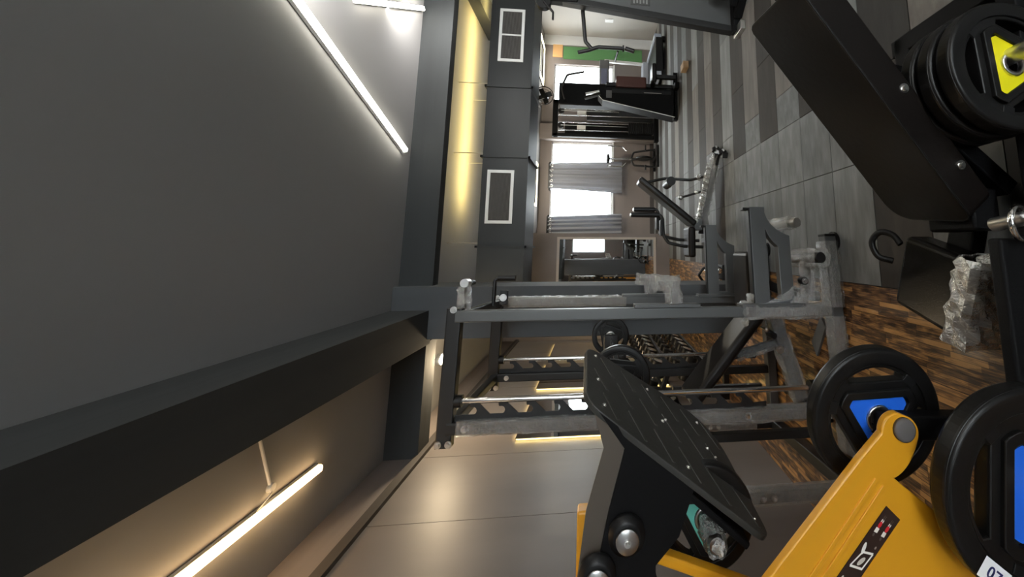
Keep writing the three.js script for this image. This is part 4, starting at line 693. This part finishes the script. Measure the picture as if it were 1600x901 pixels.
{
  const t = thing('wall_fan', 'black round fan hanging from the lowered ceiling', 'fan');
  part(t, 'guard', [new THREE.TorusGeometry(0.17, 0.008, 8, 36).translate(2.73, 2.42, -6.75), new THREE.TorusGeometry(0.12, 0.004, 6, 30).translate(2.73, 2.42, -6.73), new THREE.TorusGeometry(0.07, 0.004, 6, 24).translate(2.73, 2.42, -6.72)], mat.black);
  part(t, 'motor', cyl([2.73, 2.42, -6.9], [2.73, 2.42, -6.74], 0.07, 0.05, 22), mat.black);
  for (let i = 0; i < 4; i++) part(t, 'blade', rb(0.03, 0.15, -0.045, 0.045, -0.004, 0.004, 0.003, 1).rotateX(0.35).rotateZ(i * Math.PI / 2 + 0.4).translate(2.73, 2.42, -6.77), mat.darkSteel);
  part(t, 'bracket', bar([2.73, 2.45, -6.9], [2.73, HF, -6.95], 0.05, 0.04, [1, 0, 0]), mat.black);
}
{
  const t = thing('cable_tower', 'black twin cable tower with weight stacks by the end wall', 'gym machine'), z = -8.75;
  for (const x of [2.6, 3.4]) part(t, 'upright', bar([x, 0.05, z], [x, 2.45, z], 0.08, 0.1, [0, 0, 1]), mat.blackMatte);
  part(t, 'top_beam', bar([2.56, 2.42, z], [3.44, 2.42, z], 0.1, 0.12), mat.blackMatte); part(t, 'base_beam', bar([2.5, 0.05, z], [3.5, 0.05, z], 0.14, 0.1), mat.blackMatte);
  part(t, 'shroud', rb(2.66, 2.95, 0.15, 2.2, z - 0.1, z - 0.04, 0.01), mat.blackMatte); part(t, 'shroud', rb(3.0, 3.3, 0.15, 1.7, z - 0.1, z - 0.04, 0.01), mat.darkSteel);
  for (const x of [2.72, 2.9, 3.08, 3.24]) part(t, 'guide_rod', cyl([x, 0.12, z + 0.02], [x, 2.35, z + 0.02], 0.012, 0.012, 10), mat.chrome);
  for (let i = 0; i < 12; i++) part(t, 'weight_block', rb(2.68, 2.94, 0.12 + i * 0.05, 0.165 + i * 0.05, z - 0.03, z + 0.06, 0.004, 1), mat.black);
  for (const x of [2.81, 3.16]) { part(t, 'pulley', cyl([x, 2.28, z + 0.06], [x, 2.28, z + 0.1], 0.07, 0.07, 24), mat.black); part(t, 'sticker', rb(x - 0.06, x + 0.06, 1.72, 1.92, z - 0.04, z - 0.034, 0.002, 1), mat.white); }
  part(t, 'cable', [cyl([2.81, 0.75, z + 0.11], [2.81, 2.28, z + 0.11], 0.005, 0.005, 6), cyl([3.16, 1.0, z + 0.11], [3.16, 2.28, z + 0.11], 0.005, 0.005, 6)], mat.zinc);
  part(t, 'handle_bar', pipe([[3.35, 1.95, z + 0.12], [3.22, 1.75, z + 0.2], [3.18, 1.55, z + 0.2], [3.14, 0.95, z + 0.15]], 0.014, 30, 8), mat.chrome);
}
{
  const t = thing('exercise_bike', 'chrome and black upright exercise bike under the far window', 'exercise bike'), z = -9.0;
  part(t, 'seat', new THREE.SphereGeometry(0.15, 20, 14).scale(0.75, 0.32, 1).translate(2.13, 1.18, z), mat.black);
  part(t, 'seat_post', cyl([2.13, 1.16, z], [2.13, 0.6, z], 0.022, 0.03, 14), mat.chrome);
  part(t, 'frame', [pipe([[1.93, 0.05, z + 0.1], [1.98, 0.55, z], [2.13, 0.62, z], [2.3, 0.55, z], [2.36, 0.05, z + 0.1]], 0.024, 40, 10), bar([2.13, 0.6, z], [2.13, 0.1, z + 0.1], 0.05, 0.06, [0, 0, 1])], mat.darkSteel);
  part(t, 'flywheel', lathe([[0, -0.025], [0.17, -0.025], [0.19, -0.015], [0.19, 0.015], [0.17, 0.025], [0, 0.025]], 36).rotateZ(Math.PI / 2).translate(2.13, 0.33, z + 0.12), mat.black);
  for (const x of [1.9, 2.38]) { part(t, 'handlebar', pipe([[2.13 + (x - 2.13) * 0.6, 0.75, z + 0.2], [x, 0.85, z + 0.2], [x, 1.2, z + 0.22]], 0.016, 24, 8), mat.chrome); part(t, 'pedal', rb(x - 0.06, x + 0.06, 0.28, 0.31, z + 0.1, z + 0.2, 0.008), mat.black); }
  part(t, 'base_foot', [bar([1.88, 0.035, z - 0.2], [2.4, 0.035, z - 0.2], 0.06, 0.06), bar([1.88, 0.035, z + 0.35], [2.4, 0.035, z + 0.35], 0.06, 0.06), bar([2.13, 0.05, z - 0.2], [2.13, 0.05, z + 0.35], 0.06, 0.06)], mat.black);
}
{
  const t = thing('treadmill', 'black treadmill with a pale deck side near the green panel', 'treadmill'), z = -8.0;
  part(t, 'deck', rb(3.75, 4.55, 0.06, 0.22, z - 1.0, z + 0.35, 0.02), mat.black); part(t, 'side_rail', [rb(3.68, 3.76, 0.1, 0.25, z - 1.0, z + 0.35, 0.01), rb(4.54, 4.62, 0.1, 0.25, z - 1.0, z + 0.35, 0.01)], M(lin(0.4, 0.44, 0.52), 0.4));
  part(t, 'motor_hood', rb(3.72, 4.58, 0.1, 0.36, z - 1.2, z - 0.85, 0.04, 3), M(lin(0.35, 0.38, 0.44), 0.4));
  for (const x of [3.74, 4.56]) { part(t, 'mast', bar([x, 0.2, z - 1.0], [x, 1.3, z - 0.9], 0.06, 0.08, [0, 0, 1]), mat.white); part(t, 'hand_rail', cyl([x, 1.05, z - 0.95], [x, 1.0, z - 0.4], 0.025, 0.025, 14), mat.black); }
  part(t, 'console', rb(3.72, 4.58, 1.18, 1.42, z - 0.98, z - 0.86, 0.03, 3), M(lin(0.12, 0.125, 0.13), 0.4)); part(t, 'screen', rb(3.95, 4.35, 1.23, 1.38, z - 0.862, z - 0.855, 0.003), M(lin(0.16, 0.18, 0.26), 0.2)); part(t, 'foot', [rb(3.7, 3.8, 0, 0.08, z - 1.1, z - 1.0, 0.01), rb(4.5, 4.6, 0, 0.08, z - 1.1, z - 1.0, 0.01), rb(3.7, 3.8, 0, 0.08, z + 0.2, z + 0.3, 0.01), rb(4.5, 4.6, 0, 0.08, z + 0.2, z + 0.3, 0.01)], mat.black);
}
solo('wood_block', rb(2.88, 3.0, 0, 0.09, -5.9, -5.7, 0.006), M(lin(0.4, 0.26, 0.14), 0.6), 'small wooden block on the floor behind the lever machine', 'block');

scene.traverse((o) => { if (o.isMesh) { o.castShadow = true; o.receiveShadow = true; } });
renderer.render(scene, camera);
